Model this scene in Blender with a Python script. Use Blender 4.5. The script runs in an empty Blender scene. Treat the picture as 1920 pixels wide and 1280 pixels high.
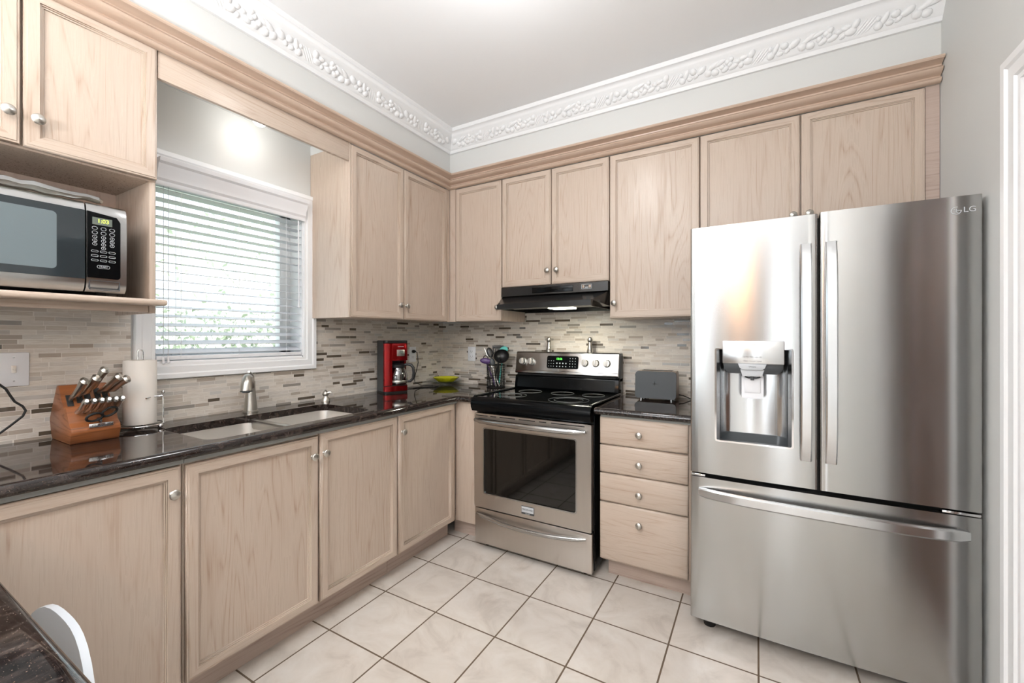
import bpy, bmesh, math, random
from mathutils import Vector, Matrix, Euler
random.seed(7)
C = bpy.context.scene.collection
R = math.radians
# ------------------------------------------------------------------ camera
cd = bpy.data.cameras.new('camera'); cam = bpy.data.objects.new('camera', cd); C.objects.link(cam)
cam.location = (2.271, -2.784, 1.286); cam.rotation_euler = (R(90), 0, R(30.046))
cd.sensor_width = 36.0; cd.lens = 795.0/1920*36; cd.clip_start = 0.02
cd.shift_x = 1.15/1920; cd.shift_y = -8.15/1920
bpy.context.scene.camera = cam
# ------------------------------------------------------------------ world, sun, exposure
sc = bpy.context.scene
sc.view_settings.view_transform = 'Standard'; sc.view_settings.look = 'None'
sc.view_settings.exposure = -0.06; sc.view_settings.gamma = 1.0
w = bpy.data.worlds.new('world'); sc.world = w; w.use_nodes = True
bg = w.node_tree.nodes['Background']; bg.inputs[0].default_value = (0.86, 0.94, 1.0, 1); bg.inputs[1].default_value = 2.6
def lamp(kind, name, loc, rot, energy, color=(1, 1, 1), size=None, size_y=None, spread=None):
    d = bpy.data.lights.new(name, kind); o = bpy.data.objects.new(name, d); C.objects.link(o)
    o.location = loc; o.rotation_euler = [R(a) for a in rot]; d.energy = energy; d.color = color
    if kind == 'AREA':
        d.size = size
        if size_y: d.shape = 'RECTANGLE'; d.size_y = size_y
        if spread: d.spread = R(spread)
    elif kind == 'SUN': d.angle = R(2)
    elif size: d.shadow_soft_size = size
    return o
lamp('SUN', 'sun', (4, -2, 6), (0, 48, 0), 14.0, (1, .97, .92))                        # high sun over the roof, lights the garden
lamp('AREA', 'patio_fill', (.65, -6.53, 1.25), (90, 0, 0), 20, (.92, .96, 1), 1.0, 2.0)      # fill light added at an unseen patio door in the far wall
lamp('AREA', 'sidelight_daylight', (2.50, -6.53, 1.25), (90, 0, 0), 10, (.92, .96, 1), .20, 2.2)
lamp('AREA', 'dining_fill', (1.3, -4.9, 2.60), (0, 0, 0), 34, (.95, .98, 1), .9)  # added overhead fill from behind the camera, no known fixture
lamp('AREA', 'rear_uplight_fill', (1.4, -3.9, 1.66), (180, 0, 0), 150, (.96, .98, 1), .36)  # added fill aimed up, bounces off the ceiling behind the camera
lamp('AREA', 'kitchen_ceiling_lamp', (1.5, -1.53, 2.60), (0, 0, 0), 5, (.97, .98, 1), .28)
lamp('POINT', 'kitchen_ceiling_glow', (1.5, -1.53, 2.42), (0, 0, 0), 7, (.97, .98, 1), .12)
lamp('POINT', 'puck_lamp', (.16, -1.60, 2.285), (0, 0, 0), 1.1, (1, .99, .97), .03)
lamp('AREA', 'hood_lamp', (1.24, -.36, 1.450), (0, 0, 0), 2.6, (1, .97, .80), .10, .06)

# ------------------------------------------------------------------ node helpers
def srgb(r, g, b):
    f = lambda c: (c/255/12.92) if c/255 <= .04045 else ((c/255+.055)/1.055)**2.4
    return (f(r), f(g), f(b), 1)
class NT:
    def __init__(s, name):
        s.m = bpy.data.materials.new(name); s.m.use_nodes = True; s.t = s.m.node_tree
        s.b = s.t.nodes['Principled BSDF']; s.out = s.t.nodes['Material Output']
    def n(s, typ, **kw):
        x = s.t.nodes.new(typ)
        for k, v in kw.items(): setattr(x, k, v)
        return x
    def link(s, a, b): s.t.links.new(a, b)
    def setin(s, sock, v):
        if hasattr(v, 'is_linked') or isinstance(v, bpy.types.NodeSocket): s.link(v, sock)
        else: sock.default_value = v
    def math(s, op, a, b=0.0, c=None):
        x = s.n('ShaderNodeMath', operation=op); s.setin(x.inputs[0], a); s.setin(x.inputs[1], b)
        if c is not None: s.setin(x.inputs[2], c)
        return x.outputs[0]
    def mix(s, f, a, b):
        x = s.n('ShaderNodeMix', data_type='RGBA'); s.setin(x.inputs[0], f); s.setin(x.inputs[6], a); s.setin(x.inputs[7], b)
        return x.outputs[2]
    def ramp(s, f, stops, interp='LINEAR'):
        x = s.n('ShaderNodeValToRGB'); x.color_ramp.interpolation = interp; s.link(f, x.inputs[0])
        e = x.color_ramp.elements
        while len(e) < len(stops): e.new(.5)
        for i, (p, c) in enumerate(stops):
            e[i].position = p; e[i].color = c if len(c) == 4 else (*c, 1)
        return x.outputs[0]
    def noise(s, vec, scale, detail=2, rough=.5, dist=0.0):
        x = s.n('ShaderNodeTexNoise'); s.link(vec, x.inputs['Vector']); x.inputs['Scale'].default_value = scale
        x.inputs['Detail'].default_value = detail; x.inputs['Roughness'].default_value = rough; x.inputs['Distortion'].default_value = dist
        return x.outputs[0]
    def coord(s, scale=(1, 1, 1), world=False, rnd=True, rot=(0, 0, 0)):
        if world: v = s.n('ShaderNodeNewGeometry').outputs['Position']
        else: v = s.n('ShaderNodeTexCoord').outputs['Object']
        if rnd:
            oi = s.n('ShaderNodeObjectInfo'); k = s.math('MULTIPLY', oi.outputs['Random'], 23.0)
            cv = s.n('ShaderNodeCombineXYZ')
            for i in range(3): s.link(k, cv.inputs[i])
            a = s.n('ShaderNodeVectorMath', operation='ADD'); s.link(v, a.inputs[0]); s.link(cv.outputs[0], a.inputs[1]); v = a.outputs[0]
        mp = s.n('ShaderNodeMapping'); s.link(v, mp.inputs[0]); mp.inputs['Scale'].default_value = scale; mp.inputs['Rotation'].default_value = rot
        return mp.outputs[0]
    def bump(s, h, strength, dist=.002):
        x = s.n('ShaderNodeBump'); x.inputs['Strength'].default_value = strength; x.inputs['Distance'].default_value = dist
        s.link(h, x.inputs['Height']); s.link(x.outputs[0], s.b.inputs['Normal'])
def plain(name, col, rough=.5, metal=0, spec=.5, emit=None, es=1, coat=0, aniso=0):
    k = NT(name); b = k.b
    b.inputs['Base Color'].default_value = col; b.inputs['Roughness'].default_value = rough; b.inputs['Metallic'].default_value = metal
    b.inputs['Specular IOR Level'].default_value = spec; b.inputs['Coat Weight'].default_value = coat; b.inputs['Coat Roughness'].default_value = .05
    if emit: b.inputs['Emission Color'].default_value = emit; b.inputs['Emission Strength'].default_value = es
    # slight procedural variation so that no surface is perfectly uniform
    n = k.noise(k.coord((1, 1, 1)), 9, 3)
    r = k.math('MULTIPLY_ADD', n, .08, rough-.04); k.link(r, b.inputs['Roughness'])
    return k.m
def wood(name, vertical=True, base=srgb(195, 179, 164), dark=srgb(158, 130, 108), rings=1.0, rough=.27, tint=srgb(188, 169, 153)):
    k = NT(name)
    sx, sz = (11.0, .9) if vertical else (.9, 11.0)
    v = k.coord((sx, sx, sz))
    n = k.noise(v, .55 if vertical else .6, 2, .5, .25)
    r = k.math('PINGPONG', k.math('MULTIPLY', n, 20.0*rings), .5)
    line = k.ramp(r, [(0.0, (1, 1, 1)), (.10, (.45, .45, .45)), (.30, (0, 0, 0))])
    pv = k.coord((170, 170, 5) if vertical else (5, 5, 170))
    pores = k.ramp(k.noise(pv, 1, 3, .6), [(.42, (0, 0, 0)), (.66, (1, 1, 1))])
    msk = k.ramp(k.noise(k.coord((2.2, 2.2, .8)), 1.5, 1), [(.35, (.25, .25, .25)), (.65, (1, 1, 1))])
    f = k.math('MULTIPLY', k.math('MULTIPLY', line, k.math('MULTIPLY_ADD', pores, .6, .35)), msk)
    f2 = k.math('ADD', k.math('MULTIPLY', f, .85), k.math('MULTIPLY', pores, .12))
    col = k.mix(f2, base, dark)
    big = k.noise(k.coord((1.2, 1.2, .5)), 2.0, 2)
    col = k.mix(k.math('MULTIPLY', big, .35), col, tint)
    k.link(col, k.b.inputs['Base Color'])
    k.link(k.math('MULTIPLY_ADD', f2, .2, rough), k.b.inputs['Roughness'])
    k.b.inputs['Specular IOR Level'].default_value = .45
    k.bump(f2, .12, .001)
    return k.m
def steel(name, col=(.45, .447, .44, 1), rough=.21, vertical_streak=True, aniso=.88):
    k = NT(name); b = k.b
    b.inputs['Metallic'].default_value = 1; b.inputs['Roughness'].default_value = rough
    b.inputs['Anisotropic'].default_value = aniso
    tg = k.n('ShaderNodeTangent', direction_type='RADIAL', axis='Z'); k.link(tg.outputs[0], b.inputs['Tangent'])
    b.inputs['Anisotropic Rotation'].default_value = .25 if vertical_streak else 0
    n = k.noise(k.coord((40, 40, 3)), 1, 2)
    k.link(k.mix(n, tuple(c*.97 for c in col[:3])+(1,), tuple(min(1, c*1.03) for c in col[:3])+(1,)), b.inputs['Base Color'])
    k.link(k.math('MULTIPLY_ADD', n, .02, rough-.01), b.inputs['Roughness'])
    return k.m
def glassy(name, tint=(1, 1, 1, 1), refl=.1, rough=.0):
    k = NT(name); k.t.nodes.remove(k.b)
    tr = k.n('ShaderNodeBsdfTransparent'); tr.inputs[0].default_value = tint
    gl = k.n('ShaderNodeBsdfGlossy'); gl.inputs['Roughness'].default_value = rough
    lw = k.n('ShaderNodeLayerWeight'); lw.inputs[0].default_value = .35
    f = k.math('MULTIPLY_ADD', lw.outputs['Facing'], .5, refl)
    mx = k.n('ShaderNodeMixShader'); k.link(f, mx.inputs[0]); k.link(tr.outputs[0], mx.inputs[1]); k.link(gl.outputs[0], mx.inputs[2])
    k.link(mx.outputs[0], k.out.inputs[0]); return k.m
def mosaic():
    k = NT('mosaic_tile'); g = k.n('ShaderNodeNewGeometry'); sp = k.n('ShaderNodeSeparateXYZ'); k.link(g.outputs['Position'], sp.inputs[0])
    h = k.math('ADD', k.math('ADD', sp.outputs[0], sp.outputs[1]), 20.0); z = k.math('DIVIDE', sp.outputs[2], .0168)
    row = k.math('FLOOR', z); fz = k.math('FRACT', z)
    wn = k.n('ShaderNodeTexWhiteNoise', noise_dimensions='1D'); k.link(row, wn.inputs['W'])
    u = k.math('MULTIPLY_ADD', wn.outputs['Value'], 17.3, k.math('DIVIDE', h, .078))
    sn = k.math('SINE', k.math('MULTIPLY_ADD', row, 1.7, k.math('MULTIPLY', u, 2.1)))
    u2 = k.math('MULTIPLY_ADD', sn, .27, u)
    cell = k.math('FLOOR', u2); fu = k.math('FRACT', u2)
    cv = k.n('ShaderNodeCombineXYZ'); k.link(cell, cv.inputs[0]); k.link(row, cv.inputs[1])
    w2 = k.n('ShaderNodeTexWhiteNoise', noise_dimensions='2D'); k.link(cv.outputs[0], w2.inputs['Vector'])
    val = w2.outputs['Value']
    c = k.ramp(val, [(0, srgb(222, 215, 205)), (.30, srgb(213, 207, 199)), (.52, srgb(203, 194, 183)), (.70, srgb(196, 192, 186)),
                     (.82, srgb(172, 160, 147)), (.90, srgb(152, 146, 138)), (.95, srgb(92, 82, 70))], 'CONSTANT')
    nv = k.n('ShaderNodeCombineXYZ'); k.link(k.math('MULTIPLY', h, 30), nv.inputs[0]); k.link(k.math('MULTIPLY', sp.outputs[2], 420), nv.inputs[1]); k.link(k.math('MULTIPLY', val, 50), nv.inputs[2])
    st = k.ramp(k.noise(nv.outputs[0], 1, 3, .6), [(.38, (0, 0, 0)), (.75, (1, 1, 1))])
    stone = k.math('LESS_THAN', val, .80)
    c = k.mix(k.math('MULTIPLY', k.math('MULTIPLY', st, stone), .45), c, srgb(164, 144, 124))
    mort = k.math('MAXIMUM', k.math('LESS_THAN', fz, .10), k.math('LESS_THAN', fu, .022))
    c = k.mix(mort, c, srgb(226, 220, 212))
    k.link(c, k.b.inputs['Base Color'])
    gl = k.ramp(val, [(0, (.42,)*3), (.60, (.22,)*3), (.66, (.36,)*3), (.88, (.08,)*3)], 'CONSTANT')
    k.link(k.mix(mort, gl, (.7, .7, .7, 1)), k.b.inputs['Roughness'])
    k.bump(k.math('SUBTRACT', 1.0, mort), .5, .0015)
    return k.m
def granite():
    k = NT('dark_granite'); v = k.coord((1, 1, 1), world=True, rnd=False)
    n1 = k.noise(k.coord((3.0, 1, 1), world=True, rnd=False, rot=(0, 0, .25)), 30, 5, .6, .5)
    c = k.ramp(n1, [(.34, srgb(20, 15, 14)), (.52, srgb(36, 28, 26)), (.64, srgb(60, 50, 46)), (.74, srgb(84, 76, 70))])
    sp = k.ramp(k.noise(v, 420, 2), [(.67, (0, 0, 0)), (.72, (1, 1, 1))])
    c = k.mix(k.math('MULTIPLY', sp, .45), c, srgb(170, 150, 130))
    k.link(c, k.b.inputs['Base Color']); k.b.inputs['Specular IOR Level'].default_value = .55
    k.link(k.math('MULTIPLY_ADD', sp, .2, .045), k.b.inputs['Roughness'])
    return k.m
def floor_tiles():
    k = NT('cream_floor_tile'); g = k.n('ShaderNodeNewGeometry'); sp = k.n('ShaderNodeSeparateXYZ'); k.link(g.outputs['Position'], sp.inputs[0])
    P = .3265
    a = k.math('DIVIDE', k.math('SUBTRACT', sp.outputs[0], .645-10*P), P); b_ = k.math('DIVIDE', k.math('ADD', sp.outputs[1], .2655+40*P), P)
    fa, fb = k.math('FRACT', a), k.math('FRACT', b_)
    gw = .0105
    def edge(f): return k.math('MAXIMUM', k.math('LESS_THAN', f, gw), k.math('GREATER_THAN', f, 1-gw))
    gr = k.math('MAXIMUM', edge(fa), edge(fb))
    cv = k.n('ShaderNodeCombineXYZ'); k.link(k.math('FLOOR', a), cv.inputs[0]); k.link(k.math('FLOOR', b_), cv.inputs[1])
    wn = k.n('ShaderNodeTexWhiteNoise', noise_dimensions='2D'); k.link(cv.outputs[0], wn.inputs['Vector'])
    av = k.n('ShaderNodeVectorMath', operation='MULTIPLY_ADD'); k.link(wn.outputs['Color'], av.inputs[0]); av.inputs[1].default_value = (9, 9, 9); k.link(g.outputs['Position'], av.inputs[2])
    n = k.noise(av.outputs[0], 5.5, 6, .62, 1.0)
    c = k.ramp(n, [(.30, srgb(190, 181, 172)), (.48, srgb(208, 200, 191)), (.68, srgb(217, 211, 204))])
    c = k.mix(k.math('MULTIPLY', wn.outputs['Value'], .10), c, srgb(190, 178, 165))
    c = k.mix(gr, c, srgb(104, 88, 72)); k.link(c, k.b.inputs['Base Color'])
    k.link(k.mix(gr, (.30, .30, .30, 1), (.9, .9, .9, 1)), k.b.inputs['Roughness'])
    k.bump(k.math('SUBTRACT', 1.0, gr), .6, .002)
    return k.m
M = {}
M['wv'] = wood('pickled_oak_upright', True); M['wh'] = wood('pickled_oak_level', False)
M['crown'] = wood('oak_crown', False, srgb(196, 174, 156), srgb(176, 150, 130), .5, .3, tint=srgb(188, 164, 146))
M['toe'] = wood('weathered_oak_kick', False, srgb(190, 172, 160), srgb(128, 104, 90), .9, .5, tint=srgb(172, 152, 140))
M['inside'] = wood('oak_veneer_inside', True, srgb(188, 166, 152), srgb(160, 134, 120), .8, .5)
M['wall'] = plain('grey_wall_paint', srgb(210, 211, 209), .6); M['greige'] = plain('greige_wall_paint', srgb(128, 120, 112), .6); M['ceil'] = plain('ceiling_paint', srgb(240, 241, 242), .8)
M['white'] = plain('white_trim_paint', srgb(238, 239, 240), .3); M['plaster'] = plain('white_plaster', srgb(230, 231, 232), .45)
M['blind'] = plain('white_blind', srgb(234, 235, 238), .35); M['slat'] = plain('blind_slat', srgb(208, 211, 217), .35); M['plastic'] = plain('white_plastic', srgb(234, 236, 240), .3)  # slat colour is greyed to stand in for backlit shade
M['tile'] = mosaic(); M['granite'] = granite(); M['floor'] = floor_tiles()
M['steel'] = steel('brushed_steel'); M['steelh'] = steel('brushed_steel_warm', (.56, .52, .48, 1), .30, True, .5)
M['steeld'] = steel('dispenser_steel', (.66, .67, .68, 1), .22, True, .5)
M['sinkm'] = plain('sink_steel', (.84, .81, .77, 1), .34, .9); M['nickel'] = plain('brushed_nickel', (.54, .52, .48, 1), .30, 1)
M['chrome'] = plain('polished_chrome', (.75, .75, .76, 1), .08, 1); M['black'] = plain('black_plastic', srgb(26, 26, 28), .35)
M['gblack'] = plain('black_enamel', srgb(7, 9, 11), .14, 0, .16); M['bglass'] = plain('black_glass', srgb(7, 8, 7), .04, 0, .6)
M['hood'] = plain('hood_enamel', srgb(20, 20, 21), .22, 0, .6); M['rubber'] = plain('black_rubber', srgb(18, 18, 18), .6)
M['grey'] = plain('grey_body', srgb(86, 90, 92), .4); M['dgrey'] = plain('dark_grey', srgb(56, 60, 63), .38)
M['strip'] = plain('grey_build_up_strip', srgb(150, 152, 148), .5); M['brown'] = plain('brown_door_paint', srgb(96, 62, 42), .45)
M['red'] = plain('red_lacquer', srgb(150, 4, 12), .20, .8, .5, coat=.5); M['towel'] = plain('paper', srgb(236, 230, 222), .9)
M['block'] = wood('acacia', False, srgb(146, 88, 50), srgb(78, 42, 24), 1.0, .3, tint=srgb(112, 66, 40)); M['lens'] = plain('lit_lens', (1, 1, 1, 1), .5, emit=(1, .97, .9, 1), es=14)
M['hlens'] = plain('lit_hood_lens', (1, 1, .8, 1), .5, emit=(1, .98, .75, 1), es=9); M['bulb'] = plain('warm_bulb', (1, .7, .4, 1), .5, emit=(1, .48, .18, 1), es=420)
M['green'] = plain('green_digits', (.1, 1, .1, 1), .5, emit=(.15, 1, .1, 1), es=1.6); M['ydig'] = plain('yellow_digits', (.8, 1, .1, 1), .5, emit=(.75, .9, .1, 1), es=1.1)
M['lcd'] = plain('grey_lcd', srgb(104, 112, 104), .3); M['mark'] = plain('pale_marking', srgb(196, 200, 204), .5); M['dmark'] = plain('dark_marking', srgb(70, 72, 76), .5)
M['ring'] = plain('burner_ring', srgb(128, 130, 128), .3); M['yellow'] = glassy('x', (1, 1, 1, 1)); bpy.data.materials.remove(M['yellow'])
M['yellow'] = plain('yellow_glass', srgb(206, 204, 30), .12, 0, .6); M['clear'] = glassy('clear_glass', (.90, .95, .90, 1), .06, .02); M['pane'] = glassy('window_glass', (.97, .99, 1, 1), .03)
M['carafe'] = glassy('carafe_glass', (.42, .44, .44, 1), .22, .02); M['film'] = glassy('clear_film', (.80, .84, .80, 1), .25, .15)
M['mwglass'] = plain('microwave_glass', srgb(40, 48, 52), .08, 0, .6); M['mwmesh'] = plain('microwave_mesh', srgb(108, 120, 124), .22, 0, .4)
M['purple'] = plain('purple_silicone', srgb(84, 58, 110), .35); M['teal'] = plain('teal_silicone', srgb(96, 196, 190), .4); M['chair'] = plain('pale_grey_shell', srgb(222, 228, 234), .25)
M['leaf'] = plain('leaf', srgb(196, 202, 188), .6); M['bark'] = plain('bark', srgb(190, 186, 180), .8); M['lawn'] = plain('lawn', srgb(170, 184, 150), .9)  # leaf colour is paled to imitate an overexposed garden
M['taupe'] = plain('taupe_metal', srgb(176, 160, 146), .35, .3); M['orangew'] = plain('orange_wood', srgb(176, 100, 50), .4)

# ------------------------------------------------------------------ mesh helpers
class MB:
    def __init__(s): s.v = []; s.f = []; s.mi = []; s.sm = []
    def add(s, vs, fs, mi=0, smooth=False, mat=None):
        o = len(s.v)
        if mat is not None: vs = [mat @ Vector(p) for p in vs]
        s.v += [tuple(p) for p in vs]; s.f += [[o+i for i in f] for f in fs]; s.mi += [mi]*len(fs); s.sm += [smooth]*len(fs); return s
    def bm(s, b, mi=0, smooth=False, mat=None):
        b.verts.index_update(); s.add([v.co.copy() for v in b.verts], [[v.index for v in f.verts] for f in b.faces], mi, smooth, mat); b.free(); return s
    def box(s, x0, x1, y0, y1, z0, z1, bev=0, mi=0, mat=None, seg=2):
        x0, x1 = sorted((x0, x1)); y0, y1 = sorted((y0, y1)); z0, z1 = sorted((z0, z1))
        b = bmesh.new(); bmesh.ops.create_cube(b, size=1)
        for v in b.verts: v.co = Vector(((x0+x1)/2+v.co.x*(x1-x0), (y0+y1)/2+v.co.y*(y1-y0), (z0+z1)/2+v.co.z*(z1-z0)))
        if bev: bmesh.ops.bevel(b, geom=b.edges[:], offset=bev, segments=seg, affect='EDGES', profile=.5)
        return s.bm(b, mi, False, mat)
    def prism(s, poly, axis, a0, a1, mi=0, bev=0, smooth=False, mat=None):
        # poly: 2D points; axis 'x': (y,z), 'y': (x,z), 'z': (x,y)
        mk = {'x': lambda p, a: (a, p[0], p[1]), 'y': lambda p, a: (p[0], a, p[1]), 'z': lambda p, a: (p[0], p[1], a)}[axis]
        b = bmesh.new(); n = len(poly)
        lo = [b.verts.new(mk(p, a0)) for p in poly]; hi = [b.verts.new(mk(p, a1)) for p in poly]
        b.faces.new(lo); b.faces.new(hi[::-1])
        for i in range(n): b.faces.new((lo[i], lo[(i+1) % n], hi[(i+1) % n], hi[i]))
        bmesh.ops.recalc_face_normals(b, faces=b.faces[:])
        if bev: bmesh.ops.bevel(b, geom=b.edges[:], offset=bev, segments=2, affect='EDGES', profile=.5)
        return s.bm(b, mi, smooth, mat)
    def lathe(s, prof, origin=(0, 0, 0), axis=(0, 0, 1), seg=24, mi=0, smooth=True, caps=True):
        q = Vector((0, 0, 1)).rotation_difference(Vector(axis)).to_matrix(); o = Vector(origin)
        vs = []; fs = []
        for r, z in prof:
            for i in range(seg):
                a = 2*math.pi*i/seg; vs.append(o + q @ Vector((r*math.cos(a), r*math.sin(a), z)))
        for j in range(len(prof)-1):
            for i in range(seg):
                i2 = (i+1) % seg; fs.append([j*seg+i, j*seg+i2, (j+1)*seg+i2, (j+1)*seg+i])
        if caps:
            if prof[0][0] > 1e-6: fs.append(list(range(seg))[::-1])
            if prof[-1][0] > 1e-6: fs.append([(len(prof)-1)*seg+i for i in range(seg)])
        return s.add(vs, fs, mi, smooth)
    def tube(s, pts, r, seg=8, mi=0, closed=False, flat=1.0, up=None):
        pts = [Vector(p) for p in pts]; n = len(pts); rs = r if isinstance(r, (list, tuple)) else [r]*n
        vs = []; fs = []; prev = None
        for i, p in enumerate(pts):
            if closed: t = pts[(i+1) % n]-pts[i-1]
            else: t = pts[min(i+1, n-1)]-pts[max(i-1, 0)]
            t.normalize()
            if prev is None:
                u = Vector(up) if up else (Vector((0, 0, 1)) if abs(t.z) < .9 else Vector((1, 0, 0)))
            else: u = prev
            u = (u - t*u.dot(t)); u.normalize(); prev = u; b = t.cross(u)
            for j in range(seg):
                a = 2*math.pi*j/seg; vs.append(p + u*math.cos(a)*rs[i] + b*math.sin(a)*rs[i]*flat)
        m = n if closed else n-1
        for i in range(m):
            for j in range(seg):
                j2 = (j+1) % seg; i2 = (i+1) % n; fs.append([i*seg+j, i*seg+j2, i2*seg+j2, i2*seg+j])
        if not closed: fs += [list(range(seg))[::-1], [(n-1)*seg+j for j in range(seg)]]
        return s.add(vs, fs, mi, True)
    def ball(s, c, r, mi=0, sx=1, sy=1, sz=1, rot=None, seg=14, rings=9):
        b = bmesh.new(); bmesh.ops.create_uvsphere(b, u_segments=seg, v_segments=rings, radius=r)
        m = Matrix.Translation(Vector(c)) @ (rot.to_4x4() if rot else Matrix.Identity(4)) @ Matrix.Diagonal((sx, sy, sz, 1))
        return s.bm(b, mi, True, m)
    def sweep(s, prof, path, out, mi=0, smooth=False):
        # prof: (offset outwards, z); path: list of (x,y); out: list of outward mitre vectors (x,y) per point
        vs = []; n = len(prof)
        for (x, y), (ox, oy) in zip(path, out):
            for a, z in prof: vs.append((x+ox*a, y+oy*a, z))
        fs = []
        for i in range(len(path)-1):
            for j in range(n):
                j2 = (j+1) % n; fs.append([i*n+j, i*n+j2, (i+1)*n+j2, (i+1)*n+j])
        fs += [list(range(n)), [(len(path)-1)*n+j for j in range(n)][::-1]]
        b = bmesh.new(); bv = [b.verts.new(v) for v in vs]
        for f in fs:
            try: b.faces.new([bv[i] for i in f])
            except ValueError: pass
        bmesh.ops.recalc_face_normals(b, faces=b.faces[:])
        return s.bm(b, mi, smooth)
    def build(s, name, mats, parent=None, origin=None, smooth_angle=None):
        me = bpy.data.meshes.new(name); o = bpy.data.objects.new(name, me); C.objects.link(o)
        org = Vector(origin) if origin else Vector((0, 0, 0))
        if parent is not None:
            org = Vector((0, 0, 0)); q = parent
            while q is not None: org += q.location; q = q.parent
        me.from_pydata([tuple(Vector(p)-org) for p in s.v], [], s.f)
        if not isinstance(mats, (list, tuple)): mats = [mats]
        for m in mats: me.materials.append(M[m])
        for p, i, k in zip(me.polygons, s.mi, s.sm): p.material_index = i; p.use_smooth = k
        me.update(); me.set_sharp_from_angle(angle=R(38))
        if parent is not None: o.parent = parent
        else: o.location = org
        return o
def tag(o, label, cat=None, group=None):
    o['label'] = label
    if cat: o['category'] = cat
    if group: o['group'] = group
    return o
def T(name, label, cat, loc=(0, 0, 0), group=None):
    o = bpy.data.objects.new(name, None); C.objects.link(o); o.location = loc; o.empty_display_size = .05
    return tag(o, label, cat, group)
def S(o): o['kind'] = 'structure'; return o
def words(body, size, loc, facing, mat, parent, name='lettering', ext=.0004, align='CENTER', tilt=0, sx=1.0):
    cu = bpy.data.curves.new(name, 'FONT'); cu.body = body; cu.size = size; cu.extrude = ext; cu.align_x = align; cu.align_y = 'CENTER'
    tmp = bpy.data.objects.new('t', cu); C.objects.link(tmp)
    dg = bpy.context.evaluated_depsgraph_get(); me = bpy.data.meshes.new_from_object(tmp.evaluated_get(dg))
    bpy.data.objects.remove(tmp); bpy.data.curves.remove(cu)
    rot = {'-y': Euler((R(90+tilt), 0, 0)), '+x': Euler((R(90), 0, R(90)))}[facing] if isinstance(facing, str) else facing
    q = parent; org = Vector((0, 0, 0))
    while q is not None: org += q.location; q = q.parent
    m = Matrix.Translation(Vector(loc)-org) @ rot.to_matrix().to_4x4() @ Matrix.Diagonal((sx, 1, 1, 1))
    me.transform(m); me.name = name; me.materials.clear(); me.materials.append(M[mat])
    o = bpy.data.objects.new(name, me); C.objects.link(o); o.parent = parent; return o

# ------------------------------------------------------------------ room shell
XR, YB, ZC = 2.94, -6.6, 2.735
S(MB().box(-.2, 4.6, YB-.2, .2, -.10, 0).build('floor', 'floor'))
S(MB().box(-.2, 4.6, YB-.2, .2, ZC, ZC+.15).build('ceiling', 'ceil'))
WY0, WY1, WZ0, WZ1 = -1.972, -1.258, 1.168, 2.040      # kitchen window opening
m = MB(); m.box(-.2, 0, YB-.2, WY0, 0, ZC).box(-.2, 0, WY1, .2, 0, ZC).box(-.2, 0, WY0, WY1, 0, WZ0).box(-.2, 0, WY0, WY1, WZ1, ZC)
S(m.build('wall_left', 'wall')); S(MB().box(0, .345, -3.4, -2.078, 2.352, ZC).box(0, .345, -2.078, -1.218, 2.405, ZC).box(.341, .345, -2.078, -1.218, 2.36, 2.405).box(0, .345, -1.218, -.345, 2.352, ZC).build('trim_4', 'wall'))
S(MB().box(0, XR, 0, .2, 0, ZC).build('wall_back', 'wall')); S(MB().box(0, XR, -.345, 0, 2.352, ZC).build('trim_5', 'wall'))
DY0, DY1, DZ = -1.80, -1.00, 2.03
m = MB(); m.box(XR, XR+.12, DY1, .2, 0, ZC).box(XR, XR+.12, YB-.2, DY0, 0, ZC).box(XR, XR+.12, DY0, DY1, DZ, ZC); S(m.build('wall_right', 'wall'))
m = MB(); PW = [(.1, 1.2, .05, 2.25), (2.39, 2.61, .05, 2.35)]
m.box(0, .1, YB-.2, YB, 0, ZC).box(1.2, 2.39, YB-.2, YB, 0, ZC).box(2.61, XR+.12, YB-.2, YB, 0, ZC)
m.box(.1, 1.2, YB-.2, YB, 2.25, ZC).box(2.39, 2.61, YB-.2, YB, 2.35, ZC); S(m.build('wall_rear', 'greige'))
S(MB().box(4.5, 4.6, DY0-1.2, DY1+1.2, 0, ZC).box(XR+.12, 4.6, DY0-1.2, DY0-1.1, 0, ZC).box(XR+.12, 4.6, DY1+1.1, DY1+1.2, 0, ZC).build('wall_hall', 'wall'))
d = S(MB().box(XR+.06, XR+.10, DY0, DY1, .01, DZ-.005, .004).build('door_1', 'brown'))  # unseen door, added to give the steel something brown to reflect
for a, b in ((.12, .95), (1.08, 1.88)):
    for y in (DY0+.10, DY0+.45): MB().box(XR+.052, XR+.062, y, y+.25, a, b, .004).build('door_panel', 'brown', d)
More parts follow.
